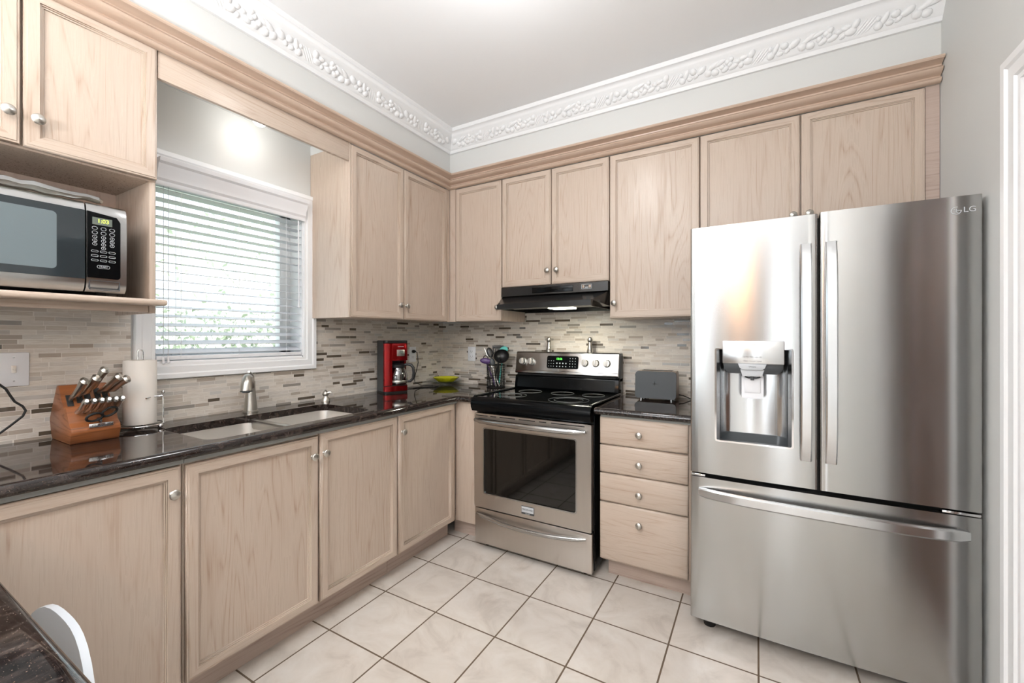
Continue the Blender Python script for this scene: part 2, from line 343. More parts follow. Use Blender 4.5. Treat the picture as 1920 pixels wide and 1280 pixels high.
# casings: profile of offset (from opening edge outwards) and projection
def casing(mb, plane, a0, a1, z0, z1, wd=.066, th=.02, sides='lrtb', mapf=None):
    prof = [(0, 0), (0, th*.55), (wd*.16, th*.55), (wd*.22, th*.8), (wd*.62, th*.75), (wd*.70, th), (wd*.95, th), (wd, th*.7), (wd, 0)]
    def strip(p, q, op, oq):     # mitred strip
        vs = []
        for (A, Z), (oa, oz) in ((p, op), (q, oq)):
            for o_, h_ in prof: vs.append(mapf(A+oa*o_, Z+oz*o_, h_))
        n = len(prof); b = bmesh.new(); bv = [b.verts.new(v) for v in vs]
        for j in range(n): b.faces.new([bv[j], bv[(j+1) % n], bv[n+(j+1) % n], bv[n+j]])
        b.faces.new(bv[:n]); b.faces.new(bv[n:][::-1]); bmesh.ops.recalc_face_normals(b, faces=b.faces[:]); mb.bm(b)
    lb = -1 if 'b' in sides else 0
    if 'l' in sides: strip((a0, z0), (a0, z1), (-1, lb), (-1, 1))
    if 'r' in sides: strip((a1, z0), (a1, z1), (1, lb), (1, 1))
    if 't' in sides: strip((a0, z1), (a1, z1), (-1, 1), (1, 1))
    if 'b' in sides: strip((a0, z0), (a1, z0), (-1, -1), (1, -1))
m = MB(); casing(m, 0, DY0, DY1, 0, DZ, .088, .026, 'lrt', lambda a, z, h: (XR-h, a, z))
m.box(XR, XR+.12, DY1-.02, DY1, 0, DZ).box(XR, XR+.12, DY0, DY0+.02, 0, DZ); S(m.build('trim_3', 'white'))
win = S(MB().box(-.16, -.115, WY0, WY1, WZ0, WZ0+.06).box(-.16, -.115, WY0, WY1, WZ1-.06, WZ1).box(-.16, -.115, WY0, WY0+.055, WZ0, WZ1).box(-.16, -.115, WY1-.075, WY1, WZ0, WZ1).build('window_1', 'white'))
win.name = 'window_1'
MB().box(-.142, -.138, WY0+.05, WY1-.07, WZ0+.055, WZ1-.055).build('pane', 'pane', win)
m = MB(); m.box(-.115, 0, WY0, WY0+.012, WZ0, WZ1).box(-.115, 0, WY1-.012, WY1, WZ0, WZ1).box(-.115, 0, WY0, WY1, WZ1-.012, WZ1).box(-.115, 0, WY0, WY1, WZ0, WZ0+.012)
m.build('jamb', 'white', win)
m = MB(); casing(m, 0, WY0+.006, WY1-.006, WZ0+.004, WZ1-.004, .072, .024, 'lrtb', lambda a, z, h: (h, a, z)); m.build('casing', 'white', win)
m = MB().tube([(-.105, -1.83, WZ0+.03), (-.08, -1.81, WZ0+.05), (-.06, -1.79, WZ0+.065)], .008); m.box(-.115, -.098, -1.86, -1.80, WZ0+.012, WZ0+.04, .003); m.build('crank_handle', 'plastic', win)
pd = S(MB().box(.1, 1.2, YB-.16, YB-.12, .05, .12).box(.1, 1.2, YB-.16, YB-.12, 2.18, 2.25).box(.1, .17, YB-.16, YB-.12, .05, 2.25).box(1.13, 1.2, YB-.16, YB-.12, .05, 2.25).box(.62, .68, YB-.16, YB-.12, .05, 2.25).build('window_2', 'white'))
MB().box(.1, 1.2, YB-.142, YB-.138, .05, 2.25).build('pane', 'pane', pd)
pe = S(MB().box(2.39, 2.61, YB-.16, YB-.12, .0, .06).box(2.39, 2.61, YB-.16, YB-.12, 2.3, 2.35).build('window_3', 'white')); MB().box(2.39, 2.61, YB-.142, YB-.138, .05, 2.32).build('pane', 'pane', pe)
# plaster crown with fruit relief
prof = [(0, 2.604), (.014, 2.604), (.017, 2.612), (.020, 2.622), (.026, 2.626), (.030, 2.632), (.066, 2.680), (.074, 2.686), (.078, 2.698), (.090, 2.712), (.098, 2.714), (.104, ZC), (0, ZC)]
m = MB(); m.sweep(prof, [(.345, -3.4), (.345, -.345), (XR, -.345)], [(1, 0), (1, -1), (0, -1)])
def relief(mb, org, along, outv, length, rev=False):
    along = Vector(along); outv = Vector(outv); up = Vector((0, 0, 1))
    acr = (outv*.036+up*.048).normalized(); nrm = (outv*.048-up*.036).normalized()
    Bm = Matrix((along, acr, nrm)).transposed()
    base = Vector(org)+outv*.046+up*2.655
    per = .40; rnd = random.Random(3)
    items = []
    for sgn_x, y, r1, r2, ang in [(.02, .008, .020, .012, 35), (.05, -.010, .014, .014, 0), (.075, .010, .024, .009, 28), (.082, -.014, .014, .013, 0), (.105, .014, .024, .008, 20),
                                  (.115, -.002, .010, .010, 0), (.128, -.012, .015, .010, 30), (.140, .010, .010, .010, 0), (.150, .002, .010, .010, 0), (.155, .018, .010, .010, 0), (.165, -.010, .018, .010, 20),
                                  (.185, .004, .011, .009, 0), (.200, -.014, .010, .008, 50), (.212, .010, .015, .009, 10), (.230, -.006, .017, .013, 0), (.245, .014, .016, .011, 60),
                                  (.262, -.002, .030, .004, 48), (.276, -.002, .032, .004, 48), (.290, -.002, .032, .004, 48), (.304, -.002, .028, .004, 48), (.325, -.012, .013, .013, 0), (.322, .010, .008, .008, 0),
                                  (.345, .006, .020, .009, 65), (.362, -.012, .011, .009, 0), (.380, .010, .013, .012, 0), (.392, -.008, .012, .008, 40)]:
        items.append((sgn_x, y, r1, r2, ang))
    n = int(length/per)+1
    for k in range(n):
        for x, y, r1, r2, a in items:
            xx = k*per+x
            if xx > length-.02: continue
            rot = Bm @ Matrix.Rotation(R(a), 3, 'Z')
            mb.ball(base+along*xx+acr*y*1.25, 1, 0, r1*1.35, r2*1.35, min(r2, .011), rot, 10, 7)
relief(m, (.345, -.37-.05, 0), (0, -1, 0), (1, 0, 0), 2.9)
relief(m, (.345+.06, -.345, 0), (1, 0, 0), (0, -1, 0), XR-.41)
S(m.build('trim_1', 'plaster'))

# ------------------------------------------------------------------ backsplash
m = MB(); m.box(0, .007, -3.4, -2.046, .90, 1.402).box(0, .007, -1.186, -.0, .90, 1.402).box(0, .007, -2.046, -1.186, .90, 1.098)
tag(m.build('backsplash', 'tile'), 'glass and stone strip mosaic on the window wall, around the window sill', 'backsplash')
m = MB(); m.box(.007, XR, -.007, 0, .88, 1.402).box(.78, 1.525, -.007, 0, 1.402, 1.62)
tag(m.build('backsplash', 'tile'), 'glass and stone strip mosaic on the back wall, behind the stove and toaster', 'backsplash')

# ------------------------------------------------------------------ cabinetry
def fmap(run, face):
    if run == 'L': return lambda a, z, h: (face+h, a, z)
    return lambda a, z, h: (a, -(face+h), z)
def knob(parent, run, face, a, z, label=None):
    f = fmap(run, face); o = f(a, z, 0); ax = (1, 0, 0) if run == 'L' else (0, -1, 0)
    m = MB().lathe([(.009, 0), (.006, .004), (.0055, .011), (.010, .014), (.0155, .018), (.0165, .021), (.0145, .0235), (.012, .0245), (.006, .0275), (0, .0285)], o, ax, 20)
    return m.build('knob', 'nickel', parent)
def ringmesh(mb, f, a0, a1, z0, z1, prof):
    # prof: (inset, height); mitred frame; sides -> slot 0 (upright), top/bottom -> slot 1
    loops = []
    for d, h in prof: loops.append([f(a0+d, z0+d, h), f(a1-d, z0+d, h), f(a1-d, z1-d, h), f(a0+d, z1-d, h)])
    for i in range(4):
        j = (i+1) % 4; b = bmesh.new()
        A = [b.verts.new(l[i]) for l in loops]; B = [b.verts.new(l[j]) for l in loops]
        for k in range(len(loops)-1): b.faces.new((A[k], B[k], B[k+1], A[k+1]))
        mb.bm(b, 1 if i in (0, 2) else 0)
def door(parent, run, face, a0, a1, z0, z1, kn=None, st=.047):
    a0, a1 = sorted((a0, a1)); f = fmap(run, face); mb = MB()
    ringmesh(mb, f, a0, a1, z0, z1, [(0, -.019), (0, -.007), (.002, -.003), (.007, -.0025), (.008, 0), (st-.013, 0), (st-.0125, -.0045), (st-.009, -.0035), (st-.0085, -.008), (st-.004, -.0075), (st-.0035, -.012), (st+.002, -.0135)])
    mb.add([f(a0, z0, -.019), f(a1, z0, -.019), f(a1, z1, -.019), f(a0, z1, -.019)], [[0, 1, 2, 3]])
    fix = bmesh.new()
    d = mb.build('door', ['wv', 'wh'], parent)
    bm_ = bmesh.new(); bm_.from_mesh(d.data); bmesh.ops.remove_doubles(bm_, verts=bm_.verts[:], dist=1e-5); bmesh.ops.recalc_face_normals(bm_, faces=bm_.faces[:]); bm_.to_mesh(d.data); bm_.free(); fix.free()
    p = MB().box(*_bx(f, a0+st-.001, a1-st+.001, z0+st-.001, z1-st+.001, -.018, -.012)).build('panel', 'wv', d)
    if kn: knob(d, run, face, *kn)
    return d
def _bx(f, a0, a1, z0, z1, h0, h1):
    p = f(a0, z0, h0); q = f(a1, z1, h1); return (p[0], q[0], p[1], q[1], p[2], q[2])
def drawer(parent, run, face, a0, a1, z0, z1, kn):
    f = fmap(run, face); mb = MB()
    ringmesh(mb, f, a0, a1, z0, z1, [(0, -.019), (0, -.008), (.003, -.004), (.010, 0)])
    mb.add([f(a0+.01, z0+.01, 0), f(a1-.01, z0+.01, 0), f(a1-.01, z1-.01, 0), f(a0+.01, z1-.01, 0)], [[0, 1, 2, 3]], 1)
    d = mb.build('drawer', ['wh', 'wh'], parent)
    bm_ = bmesh.new(); bm_.from_mesh(d.data); bmesh.ops.remove_doubles(bm_, verts=bm_.verts[:], dist=1e-5); bmesh.ops.recalc_face_normals(bm_, faces=bm_.faces[:]); bm_.to_mesh(d.data); bm_.free()
    knob(d, run, face, *kn); return d
UF, BF = .345, .612           # face planes of wall and base doors
ZT, ZU = 2.360, 1.396
def carcass(parent, run, depth, a0, a1, z0, z1, name='carcass', mats='wv', w0=.002):
    f = (lambda a, z, h: (h, a, z)) if run == 'L' else (lambda a, z, h: (a, -h, z))
    return MB().box(*_bx(f, a0, a1, z0, z1, w0, depth), .0015).build(name, mats, parent)
# window wall, wall cabinets
c = T('wall_cabinet', 'short pickled oak wall cabinet with an open niche holding the microwave', 'cabinet', (0, -2.078, 1.40))
carcass(c, 'L', UF-.020, -3.30, -2.078, 1.862, ZT)
for y in (-2.096, -3.30): MB().box(.002, .325, y, y+.018, 1.375, 1.862, .001).build('side_panel', 'wv', c)
MB().box(.002, .012, -3.28, -2.096, 1.42, 1.862).build('back_panel', 'inside', c)
m = MB(); m.box(.002, .382, -3.30, -2.060, 1.402, 1.424, .008, seg=3); m.box(.28, .322, -3.28, -2.098, 1.378, 1.402, .001); tag(m.build('shelf', 'wh', c), 'rounded shelf board under the microwave')
door(c, 'L', UF+.004, -2.412, -2.080, 1.868, ZT-.004, (-2.385, 1.953)); door(c, 'L', UF+.004, -2.752, -2.418, 1.868, ZT-.004, (-2.445, 1.956))
c = T('wall_cabinet', 'tall pickled oak two-door wall cabinet right of the window', 'cabinet', (0, -1.218, ZU))
carcass(c, 'L', UF-.020, -1.2175, -.33, ZU, ZT); carcass(c, 'L', UF-.004, -1.2178, -1.209, ZU, ZT, 'face_frame', 'wv', UF-.02)
MB().box(UF-.02, UF-.003, -.372, -.345, ZU, ZT).build('filler', 'wv', c)
door(c, 'L', UF, -1.209, -.806, ZU+.002, ZT-.012, (-.845, 1.486)); door(c, 'L', UF, -.802, -.374, ZU+.002, ZT-.012, (-.787, 1.484))
MB().box(.002, .33, -1.2185, -1.2175, ZU, 2.35).build('end_panel', 'wv', c)
# back wall, wall cabinets
c = T('wall_cabinet', 'narrow pickled oak wall cabinet in the corner left of the black hood', 'cabinet', (.345, 0, ZU))
carcass(c, 'B', UF-.020, .33, .783, ZU, ZT); MB().box(UF-.003, .394, -UF+.003, -UF+.02, ZU, ZT).build('filler', 'wv', c)
door(c, 'B', UF, .397, .780, ZU+.002, ZT-.012, (.755, 1.487))
c = T('wall_cabinet', 'pickled oak two-door wall cabinet directly above the black hood', 'cabinet', (.785, 0, 1.62))
carcass(c, 'B', UF-.020, .785, 1.521, 1.618, ZT)
door(c, 'B', UF, .786, 1.146, 1.62, ZT-.012, (1.127, 1.707)); door(c, 'B', UF, 1.151, 1.520, 1.62, ZT-.012, (1.189, 1.707))
c = T('wall_cabinet', 'wide pickled oak single-door wall cabinet above the toaster', 'cabinet', (1.523, 0, ZU))
carcass(c, 'B', UF-.020, 1.523, 2.010, ZU, ZT); door(c, 'B', UF, 1.526, 2.007, ZU+.002, ZT-.012, (1.555, 1.484))
c = T('wall_cabinet', 'pickled oak two-door wall cabinet above the steel fridge', 'cabinet', (2.012, 0, 1.82))
carcass(c, 'B', UF-.020, 2.012, 2.893, 1.82, ZT); door(c, 'B', UF, 2.013, 2.450, 1.823, ZT-.012, (2.422, 1.868)); door(c, 'B', UF, 2.455, 2.892, 1.823, ZT-.012, (2.486, 1.868))
MB().box(2.894, 2.938, -UF+.010, -UF+.03, 1.82, ZT).build('filler', 'toe', c)
tag(MB().box(.322, .340, -2.076, -1.2195, 2.252, 2.400, .001).build('valance_board', 'wh'), 'plain pickled oak board spanning the gap above the window', 'board')
cp = [(0, 2.350), (.014, 2.350), (.022, 2.355), (.025, 2.362), (.021, 2.369), (.010, 2.374), (.010, 2.379), (.026, 2.384), (.040, 2.391), (.044, 2.399), (.038, 2.407), (.024, 2.412), (.026, 2.419), (.040, 2.426), (.058, 2.429), (.062, 2.434), (.062, 2.441), (0, 2.441)]
m = MB().sweep(cp, [(UF, -3.4), (UF, -UF), (XR-.004, -UF)], [(1, 0), (1, -1), (0, -1)])
tag(m.build('crown_moulding', 'crown'), 'stepped pickled oak crown moulding running along all wall cabinet tops', 'moulding')
# base cabinets
def base_box(c, run, a0, a1, name='carcass'):
    carcass(c, run, BF-.020, a0, a1, .112, .862)
    f = (lambda a, z, h: (h, a, z)) if run == 'L' else (lambda a, z, h: (a, -h, z))
    MB().box(*_bx(f, a0, a1, .0, .113, .40, .528)).build('toe_kick', 'toe', c)
    MB().box(*_bx(f, a0, a1, .862, .881, .5, BF-.006)).build('top_rail', 'strip', c)
ZB0, ZB1 = .120, .858
c = T('base_cabinet', 'pickled oak base cabinet below the knife block, nearest the camera', 'cabinet', (0, -2.78, 0))
base_box(c, 'L', -3.3, -2.103); door(c, 'L', BF, -2.560, -2.112, ZB0, ZB1, (-2.137, .772), .05); door(c, 'L', BF, -3.02, -2.57, ZB0, ZB1, None, .05)
c = T('base_cabinet', 'pickled oak two-door base cabinet under the double sink', 'cabinet', (0, -1.62, 0))
f0 = carcass(c, 'L', BF-.020, -2.101, -1.124, .112, .66); MB().box(.58, BF-.02, -2.101, -1.124, .66, .862).build('face_frame', 'wv', c)
MB().box(.40, .528, -2.101, -1.124, 0, .113).build('toe_kick', 'toe', c); MB().box(.578, BF-.006, -2.101, -1.124, .862, .881).build('top_rail', 'strip', c)
door(c, 'L', BF, -2.097, -1.600, ZB0, ZB1-.004, (-1.629, .770), .048); door(c, 'L', BF, -1.590, -1.128, ZB0, ZB1+.003, (-1.580, .774) and (-1.572, .774), .048)
c = T('base_cabinet', 'narrow pickled oak base cabinet below the red coffee maker', 'cabinet', (0, -.88, 0))
base_box(c, 'L', -1.122, -.60); door(c, 'L', BF, -1.118, -.634, ZB0, ZB1+.006, (-1.094, .774), .048)
c = T('corner_filler', 'plain pickled oak filler panel in the inner corner beside the stove', 'panel', (.68, -.60, 0))
MB().box(.594, .762, -BF+.012, -BF+.030, .112, .880, .001).build('panel', 'wv', c); MB().box(.529, .762, -.528, -.50, 0, .113).build('toe_kick', 'toe', c)
c = T('drawer_cabinet', 'pickled oak base unit with four drawers between stove and fridge', 'cabinet', (1.77, -.3, 0))
carcass(c, 'B', BF-.020, 1.556, 2.006, .112, .862); MB().box(1.570, 2.006, -.510, -.40, 0, .113).build('toe_kick', 'toe', c); MB().box(1.556, 2.006, -BF+.006, -.5, .866, .881).build('top_rail', 'strip', c)
for z0, z1, kz in ((.726, .866, .793), (.578, .720, .642), (.426, .572, .491), (.122, .420, .340)): drawer(c, 'B', BF, 1.553, 1.988, z0, z1, (1.760, kz))

# ------------------------------------------------------------------ countertops
ZK, ZKB = .914, .881
def rrect(x0, x1, y0, y1, r, n=6):
    out = []
    for cx, cy, a in ((x1-r, y1-r, 0), (x0+r, y1-r, 90), (x0+r, y0+r, 180), (x1-r, y0+r, 270)):
        for i in range(n+1):
            t = R(a+90*i/n); out.append((cx+r*math.cos(t), cy+r*math.sin(t)))
    return out
def slab(outline, holes, z0, z1):
    b = bmesh.new(); es = []
    for lp in [outline]+holes:
        vs = [b.verts.new((x, y, z1)) for x, y in lp]
        for i in range(len(vs)): es.append(b.edges.new((vs[i], vs[(i+1) % len(vs)])))
    bmesh.ops.triangle_fill(b, use_beauty=True, use_dissolve=False, edges=es)
    r = bmesh.ops.extrude_face_region(b, geom=b.faces[:])
    for v in [g for g in r['geom'] if isinstance(g, bmesh.types.BMVert)]: v.co.z = z0
    bmesh.ops.recalc_face_normals(b, faces=b.faces[:]); return b
SB = [(.180, .568, -2.010, -1.662), (.180, .568, -1.634, -1.258)]
nose = [(0, ZK), (.010, ZK), (.016, ZK-.003), (.019, ZK-.009), (.022, ZK-.014), (.023, ZK-.020), (.020, ZK-.028), (.014, ZKB), (0, ZKB)]
ol = [(.008, -3.4), (.615, -3.4), (.615, -.660), (.640, -.635+.0), (.765, -.635), (.765, -.008), (.008, -.008)]
ol = [(.008, -3.4), (.615, -3.4), (.615, -.615), (.763, -.615), (.763, -.008), (.008, -.008)]
m = MB(); m.bm(slab(ol, [rrect(.180, .568, -2.010, -1.258, .05)], ZKB, ZK))
m.sweep(nose, [(.615, -3.4), (.615, -.64), (.640, -.615), (.763, -.615)], [(1, 0), (1, -.4142), (.4142, -1), (0, -1)])
m.prism([(.614, -.64), (.64, -.614), (.614, -.614)], 'z', ZKB, ZK)
tag(m.build('countertop', 'granite'), 'polished dark granite countertop around the sink and corner', 'countertop')
m = MB(); m.box(1.530, 2.008, -.615, -.008, ZKB, ZK); m.sweep(nose, [(1.530, -.615), (2.008, -.615)], [(0, -1), (0, -1)])
tag(m.build('countertop', 'granite'), 'short dark granite countertop under the toaster', 'countertop')
c = T('peninsula', 'dark granite peninsula counter cut off at the bottom left corner', 'counter', (1.2, -2.95, 0))
m = MB(); m.box(.70, 1.74, -3.30, -2.63, ZK-.036, ZK); m.sweep([(a, z-.0 if z > .9 else z-.003) for a, z in nose], [(.70, -2.63), (1.74, -2.63)], [(0, 1), (0, 1)]); m.build('countertop', 'granite', c)
MB().box(.72, 1.66, -3.25, -3.02, 0, ZK-.036).build('base', 'wv', c)
# sink
c = T('kitchen_sink', 'double bowl stainless steel sink set under the granite', 'sink', (.35, -1.63, .70))
for (x0, x1, y0, y1) in SB:
    m = MB(); rings = []
    for i, (z, ins, rr) in enumerate(((ZKB, .0, .05), (.80, .004, .055), (.72, .012, .06), (.705, .035, .06), (.700, .06, .05))):
        rings.append([(x, y, z) for x, y in rrect(x0-.004+ins, x1+.004-ins, y0-.004+ins, y1+.004-ins, rr)])
    n = len(rings[0]); vs = [p for r_ in rings for p in r_]; fs = []
    for k in range(len(rings)-1):
        for i in range(n): fs.append([k*n+i, k*n+(i+1) % n, (k+1)*n+(i+1) % n, (k+1)*n+i][::-1])
    fs.append([(len(rings)-1)*n+i for i in range(n)]); m.add(vs, fs, 0, True)
    bo = m.build('bowl', 'sinkm', c)
    MB().lathe([(.042, .7005), (.040, .704), (.030, .704), (.028, .699), (0, .699)], ((x0+x1)/2, (y0+y1)/2, 0)).build('drain', 'chrome', bo)
MB().box(.178, .570, -1.664, -1.632, .850, .896, .008).build('divider', 'nickel', c)
# faucet
fc = (.082, -1.602)
c = T('faucet', 'brushed nickel single lever faucet behind the sink', 'faucet', (*fc, ZK))
MB().lathe([(.034, ZK), (.034, ZK+.006), (.030, ZK+.008)], (*fc, 0)).lathe([(.030, ZK+.008), (.028, ZK+.03), (.022, ZK+.09), (.020, ZK+.125), (.021, ZK+.150), (.0, ZK+.165)], (*fc, 0)).build('body', 'nickel', c)
dx, dy = .80, -.60
pth = [(fc[0]+dx*t, fc[1]+dy*t, z) for t, z in ((.0, ZK+.120), (.02, ZK+.148), (.05, ZK+.168), (.08, ZK+.176), (.105, ZK+.168), (.118, ZK+.150), (.122, ZK+.118))]
MB().tube(pth, [.019, .020, .020, .021, .0225, .0235, .0255], 16).build('spout', 'nickel', c)
e = pth[-1]; MB().lathe([(.026, 0), (.026, .004), (.016, .005), (.016, -.004), (0, -.004)], (e[0], e[1], e[2]-.004)).build('spray_head', 'dgrey', c)
MB().tube([(fc[0]-.006, fc[1]+.004, ZK+.150), (fc[0]-.002, fc[1], ZK+.175), (fc[0]+.012, fc[1]-.010, ZK+.192), (fc[0]+.040, fc[1]-.03, ZK+.203)], [.017, .016, .010, .005], 12).build('lever', 'nickel', c)
c = T('soap_dispenser', 'small brushed nickel soap pump at the back of the right sink bowl', 'soap dispenser', (.10, -1.190, ZK))
MB().lathe([(.024, ZK), (.023, ZK+.012), (.014, ZK+.024), (.011, ZK+.030)], (.10, -1.19, 0)).build('base', 'nickel', c)
MB().lathe([(.011, ZK+.030), (.017, ZK+.036), (.018, ZK+.044), (.013, ZK+.054), (.004, ZK+.064), (0, ZK+.065)], (.10, -1.19, 0)).tube([(.105, -1.19, ZK+.046), (.122, -1.175, ZK+.052), (.126, -1.171, ZK+.048)], .006).build('pump', 'nickel', c)

# ------------------------------------------------------------------ range hood
c = T('range_hood', 'black under-cabinet range hood with a lit lamp', 'range hood', (1.15, -.2, 1.46))
HX0, HX1 = .788, 1.517
def hexa(mb, bot, top, mi=0):   # bot, top: lists of 4 points
    b = bmesh.new(); v = [b.verts.new(p) for p in bot+top]; n = len(bot)
    b.faces.new(v[:n][::-1]); b.faces.new(v[n:])
    for i in range(n): b.faces.new((v[i], v[(i+1) % n], v[n+(i+1) % n], v[n+i]))
    bmesh.ops.recalc_face_normals(b, faces=b.faces[:]); mb.bm(b, mi)
m = MB(); hexa(m, [(HX0, -.355, 1.556), (HX1, -.355, 1.560), (HX1, -.008, 1.560), (HX0, -.008, 1.556)], [(HX0, -.352, 1.615), (HX1, -.352, 1.615), (HX1, -.008, 1.615), (HX0, -.008, 1.615)])
hexa(m, [(HX0+.052, -.485, 1.498), (HX1-.052, -.485, 1.502), (HX1, -.008, 1.46), (HX0, -.008, 1.46)][:0] or [(HX0+.050, -.490, 1.492), (HX1-.050, -.490, 1.498), (HX1, -.30, 1.470), (HX0, -.30, 1.470)], [(HX0+.045, -.470, 1.500), (HX1-.045, -.470, 1.506), (HX1, -.340, 1.558), (HX0, -.340, 1.556)])
m.box(HX0, HX1, -.31, -.008, 1.500, 1.558)
m.build('body', 'hood', c)
m = MB(); hexa(m, [(HX0+.055, -.500, 1.462), (HX1-.052, -.500, 1.466), (HX1-.052, -.480, 1.462), (HX0+.055, -.480, 1.460)], [(HX0+.055, -.502, 1.492), (HX1-.052, -.502, 1.499), (HX1-.045, -.475, 1.503), (HX0+.048, -.475, 1.498)])
m.build('visor', 'hood', c)
m = MB(); m.box(HX0, HX1, -.020, -.008, 1.462, 1.50); m.prism([(-.48, 1.462), (-.02, 1.462), (-.02, 1.50), (-.40, 1.52), (-.48, 1.50)], 'x', HX0+.050, HX0+.056); m.prism([(-.48, 1.462), (-.02, 1.462), (-.02, 1.50), (-.40, 1.52), (-.48, 1.50)], 'x', HX1-.058, HX1-.052); m.build('side_plate', 'hood', c)
MB().box(1.02, 1.30, -.3565, -.354, 1.568, 1.605, .0008).build('front_panel', 'gblack', c)
MB().box(1.17, 1.31, -.44, -.32, 1.459, 1.470, .003).build('lamp_lens', 'hlens', c)
MB().box(.86, 1.08, -.40, -.06, 1.49, 1.50).build('filter', 'dgrey', c)
sw = MB(); 
for x0, x1, z0, z1 in ((1.355, 1.420, 1.602, 1.604), (1.355, 1.420, 1.577, 1.579), (1.355, 1.357, 1.577, 1.604), (1.418, 1.420, 1.577, 1.604)): sw.box(x0, x1, -.3585, -.354, z0, z1)
sw.build('switch_frame', 'mark', c)
for x in (1.361, 1.402): MB().box(x, x+.013, -.3605, -.354, 1.582, 1.599, .001).build('switch', 'taupe', c)
MB().box(1.378, 1.398, -.3580, -.354, 1.583, 1.588).build('label_plate', 'mark', c)

# ------------------------------------------------------------------ range
c = T('stove', 'freestanding stainless and black electric stove with oven', 'stove', (1.145, -.35, 0))
RX0, RX1, RF = .767, 1.523, -.640
MB().box(RX0+.004, RX1-.002, -.600, -.030, .035, .885, .003).build('body', 'gblack', c)
for x in (RX0+.06, RX1-.06):
    for y in (-.57, -.08): MB().lathe([(.018, 0), (.018, .012), (.010, .014), (.010, .036)], (x, y, 0), seg=12).build('foot', 'rubber', c)
# oven door with window opening
def frame_box(mb, x0, x1, z0, z1, hx0, hx1, hz0, hz1, y0, y1, mi=0, bev=.002):
    mb.box(x0, hx0, y0, y1, z0, z1, bev, mi).box(hx1, x1, y0, y1, z0, z1, bev, mi).box(hx0-.003, hx1+.003, y0, y1, z0, hz0, bev, mi).box(hx0-.003, hx1+.003, y0, y1, hz1, z1, bev, mi)
b = bmesh.new()
m = MB(); 
def slab_xz(outline, holes, y0, y1):
    b = slab(outline, holes, 0, 1)
    for v in b.verts: v.co = Vector((v.co.x, (y0 if v.co.z > .5 else y1), v.co.y))
    bmesh.ops.recalc_face_normals(b, faces=b.faces[:]); return b
m.bm(slab_xz(rrect(RX0, RX1-.006, .250, .822, .006, 3), [rrect(.836, 1.432, .340, .735, .012, 4)], RF, RF+.035))
dr = m.build('oven_door', 'steelh', c)
m = MB(); m.bm(slab_xz(rrect(.831, 1.437, .335, .740, .014, 4), [rrect(.838, 1.430, .342, .733, .012, 4)], RF-.002, RF+.006)); m.build('window_trim', 'steel', dr)
MB().box(.834, 1.434, RF+.006, RF+.03, .338, .737).build('window_glass', 'bglass', dr)
vz = MB()
for x0, x1 in ((.780, .865), (.885, .925), (.950, 1.055), (1.080, 1.185), (1.210, 1.255), (1.285, 1.480)): vz.box(x0, x1, RF-.0008, RF+.002, .807, .812)
vz.build('vent_slots', 'rubber', dr)
hp = [(RX0+.018+t*.70, RF-.012-.040*math.sin(math.pi*t)**.6, .783+.0*t) for t in [i/16 for i in range(17)]]
m = MB().tube(hp, [.010]+[.0165]*15+[.010], 14, flat=1.0); m.ball((hp[0][0], RF-.012, .783), .012).ball((hp[-1][0], RF-.012, .783), .012); m.build('handle', 'steel', dr)
bd = MB().box(1.099, 1.180, RF-.0035, RF+.001, .272, .318, .001).build('badge', 'dgrey', dr)
MB().box(1.101, 1.178, RF-.0045, RF-.003, .283, .316, .0005).build('badge_plate', 'mark', dr)
words('FRIGIDAIRE', .0135, (1.1395, RF-.0048, .300), '-y', 'dmark', dr); words('GALLERY', .0075, (1.1395, RF-.0040, .277), '-y', 'mark', dr)
dw = MB().box(RX0+.004, RX1-.004, RF+.002, RF+.035, .032, .243, .004).build('storage_drawer', 'steelh', c)
hp = [(RX0+.022+t*.70, RF-.004-.036*math.sin(math.pi*t)**.7, .214-.020*math.sin(math.pi*t)) for t in [i/16 for i in range(17)]]
MB().tube(hp, [.007]+[.012]*15+[.007], 12).build('handle', 'steel', dw)
# cooktop
m = MB(); m.prism([(-.655, .838), (-.668, .860), (-.672, .885), (-.662, .905), (-.645, .921), (-.620, .924), (-.600, .918), (-.10, .918), (-.10, .880), (-.60, .880), (-.63, .838)], 'x', RX0-.006, RX1-.002, bev=0)
m.box(RX0-.006, RX0+.014, -.640, -.08, .900, .927, .004).box(RX1-.022, RX1-.002, -.640, -.08, .900, .927, .004)
m.build('cooktop', 'gblack', c)
MB().box(RX0+.014, RX1-.022, -.612, -.105, .914, .9205).build('glass_surface', 'bglass', c)
for x in (RX1-.003, RX0-.003): MB().tube([(x, -.635, .9275), (x, -.09, .9275)], .0025, 6).build('edge_trim', 'steel', c)
def circ(mb, x, y, r, z=.9212, t=.0009): mb.tube([(x+r*math.cos(2*math.pi*i/48), y+r*math.sin(2*math.pi*i/48), z) for i in range(48)], t, 4, closed=True, flat=.3)
for x, y, rs in ((1.325, -.485, (.118, .085)), (1.18, -.235, (.075,)), (.95, -.245, (.078,)), (.935, -.470, (.095, .065)), (1.385, -.225, (.070,))):
    m = MB(); [circ(m, x, y, r) for r in rs]; m.build('burner', 'ring', c)
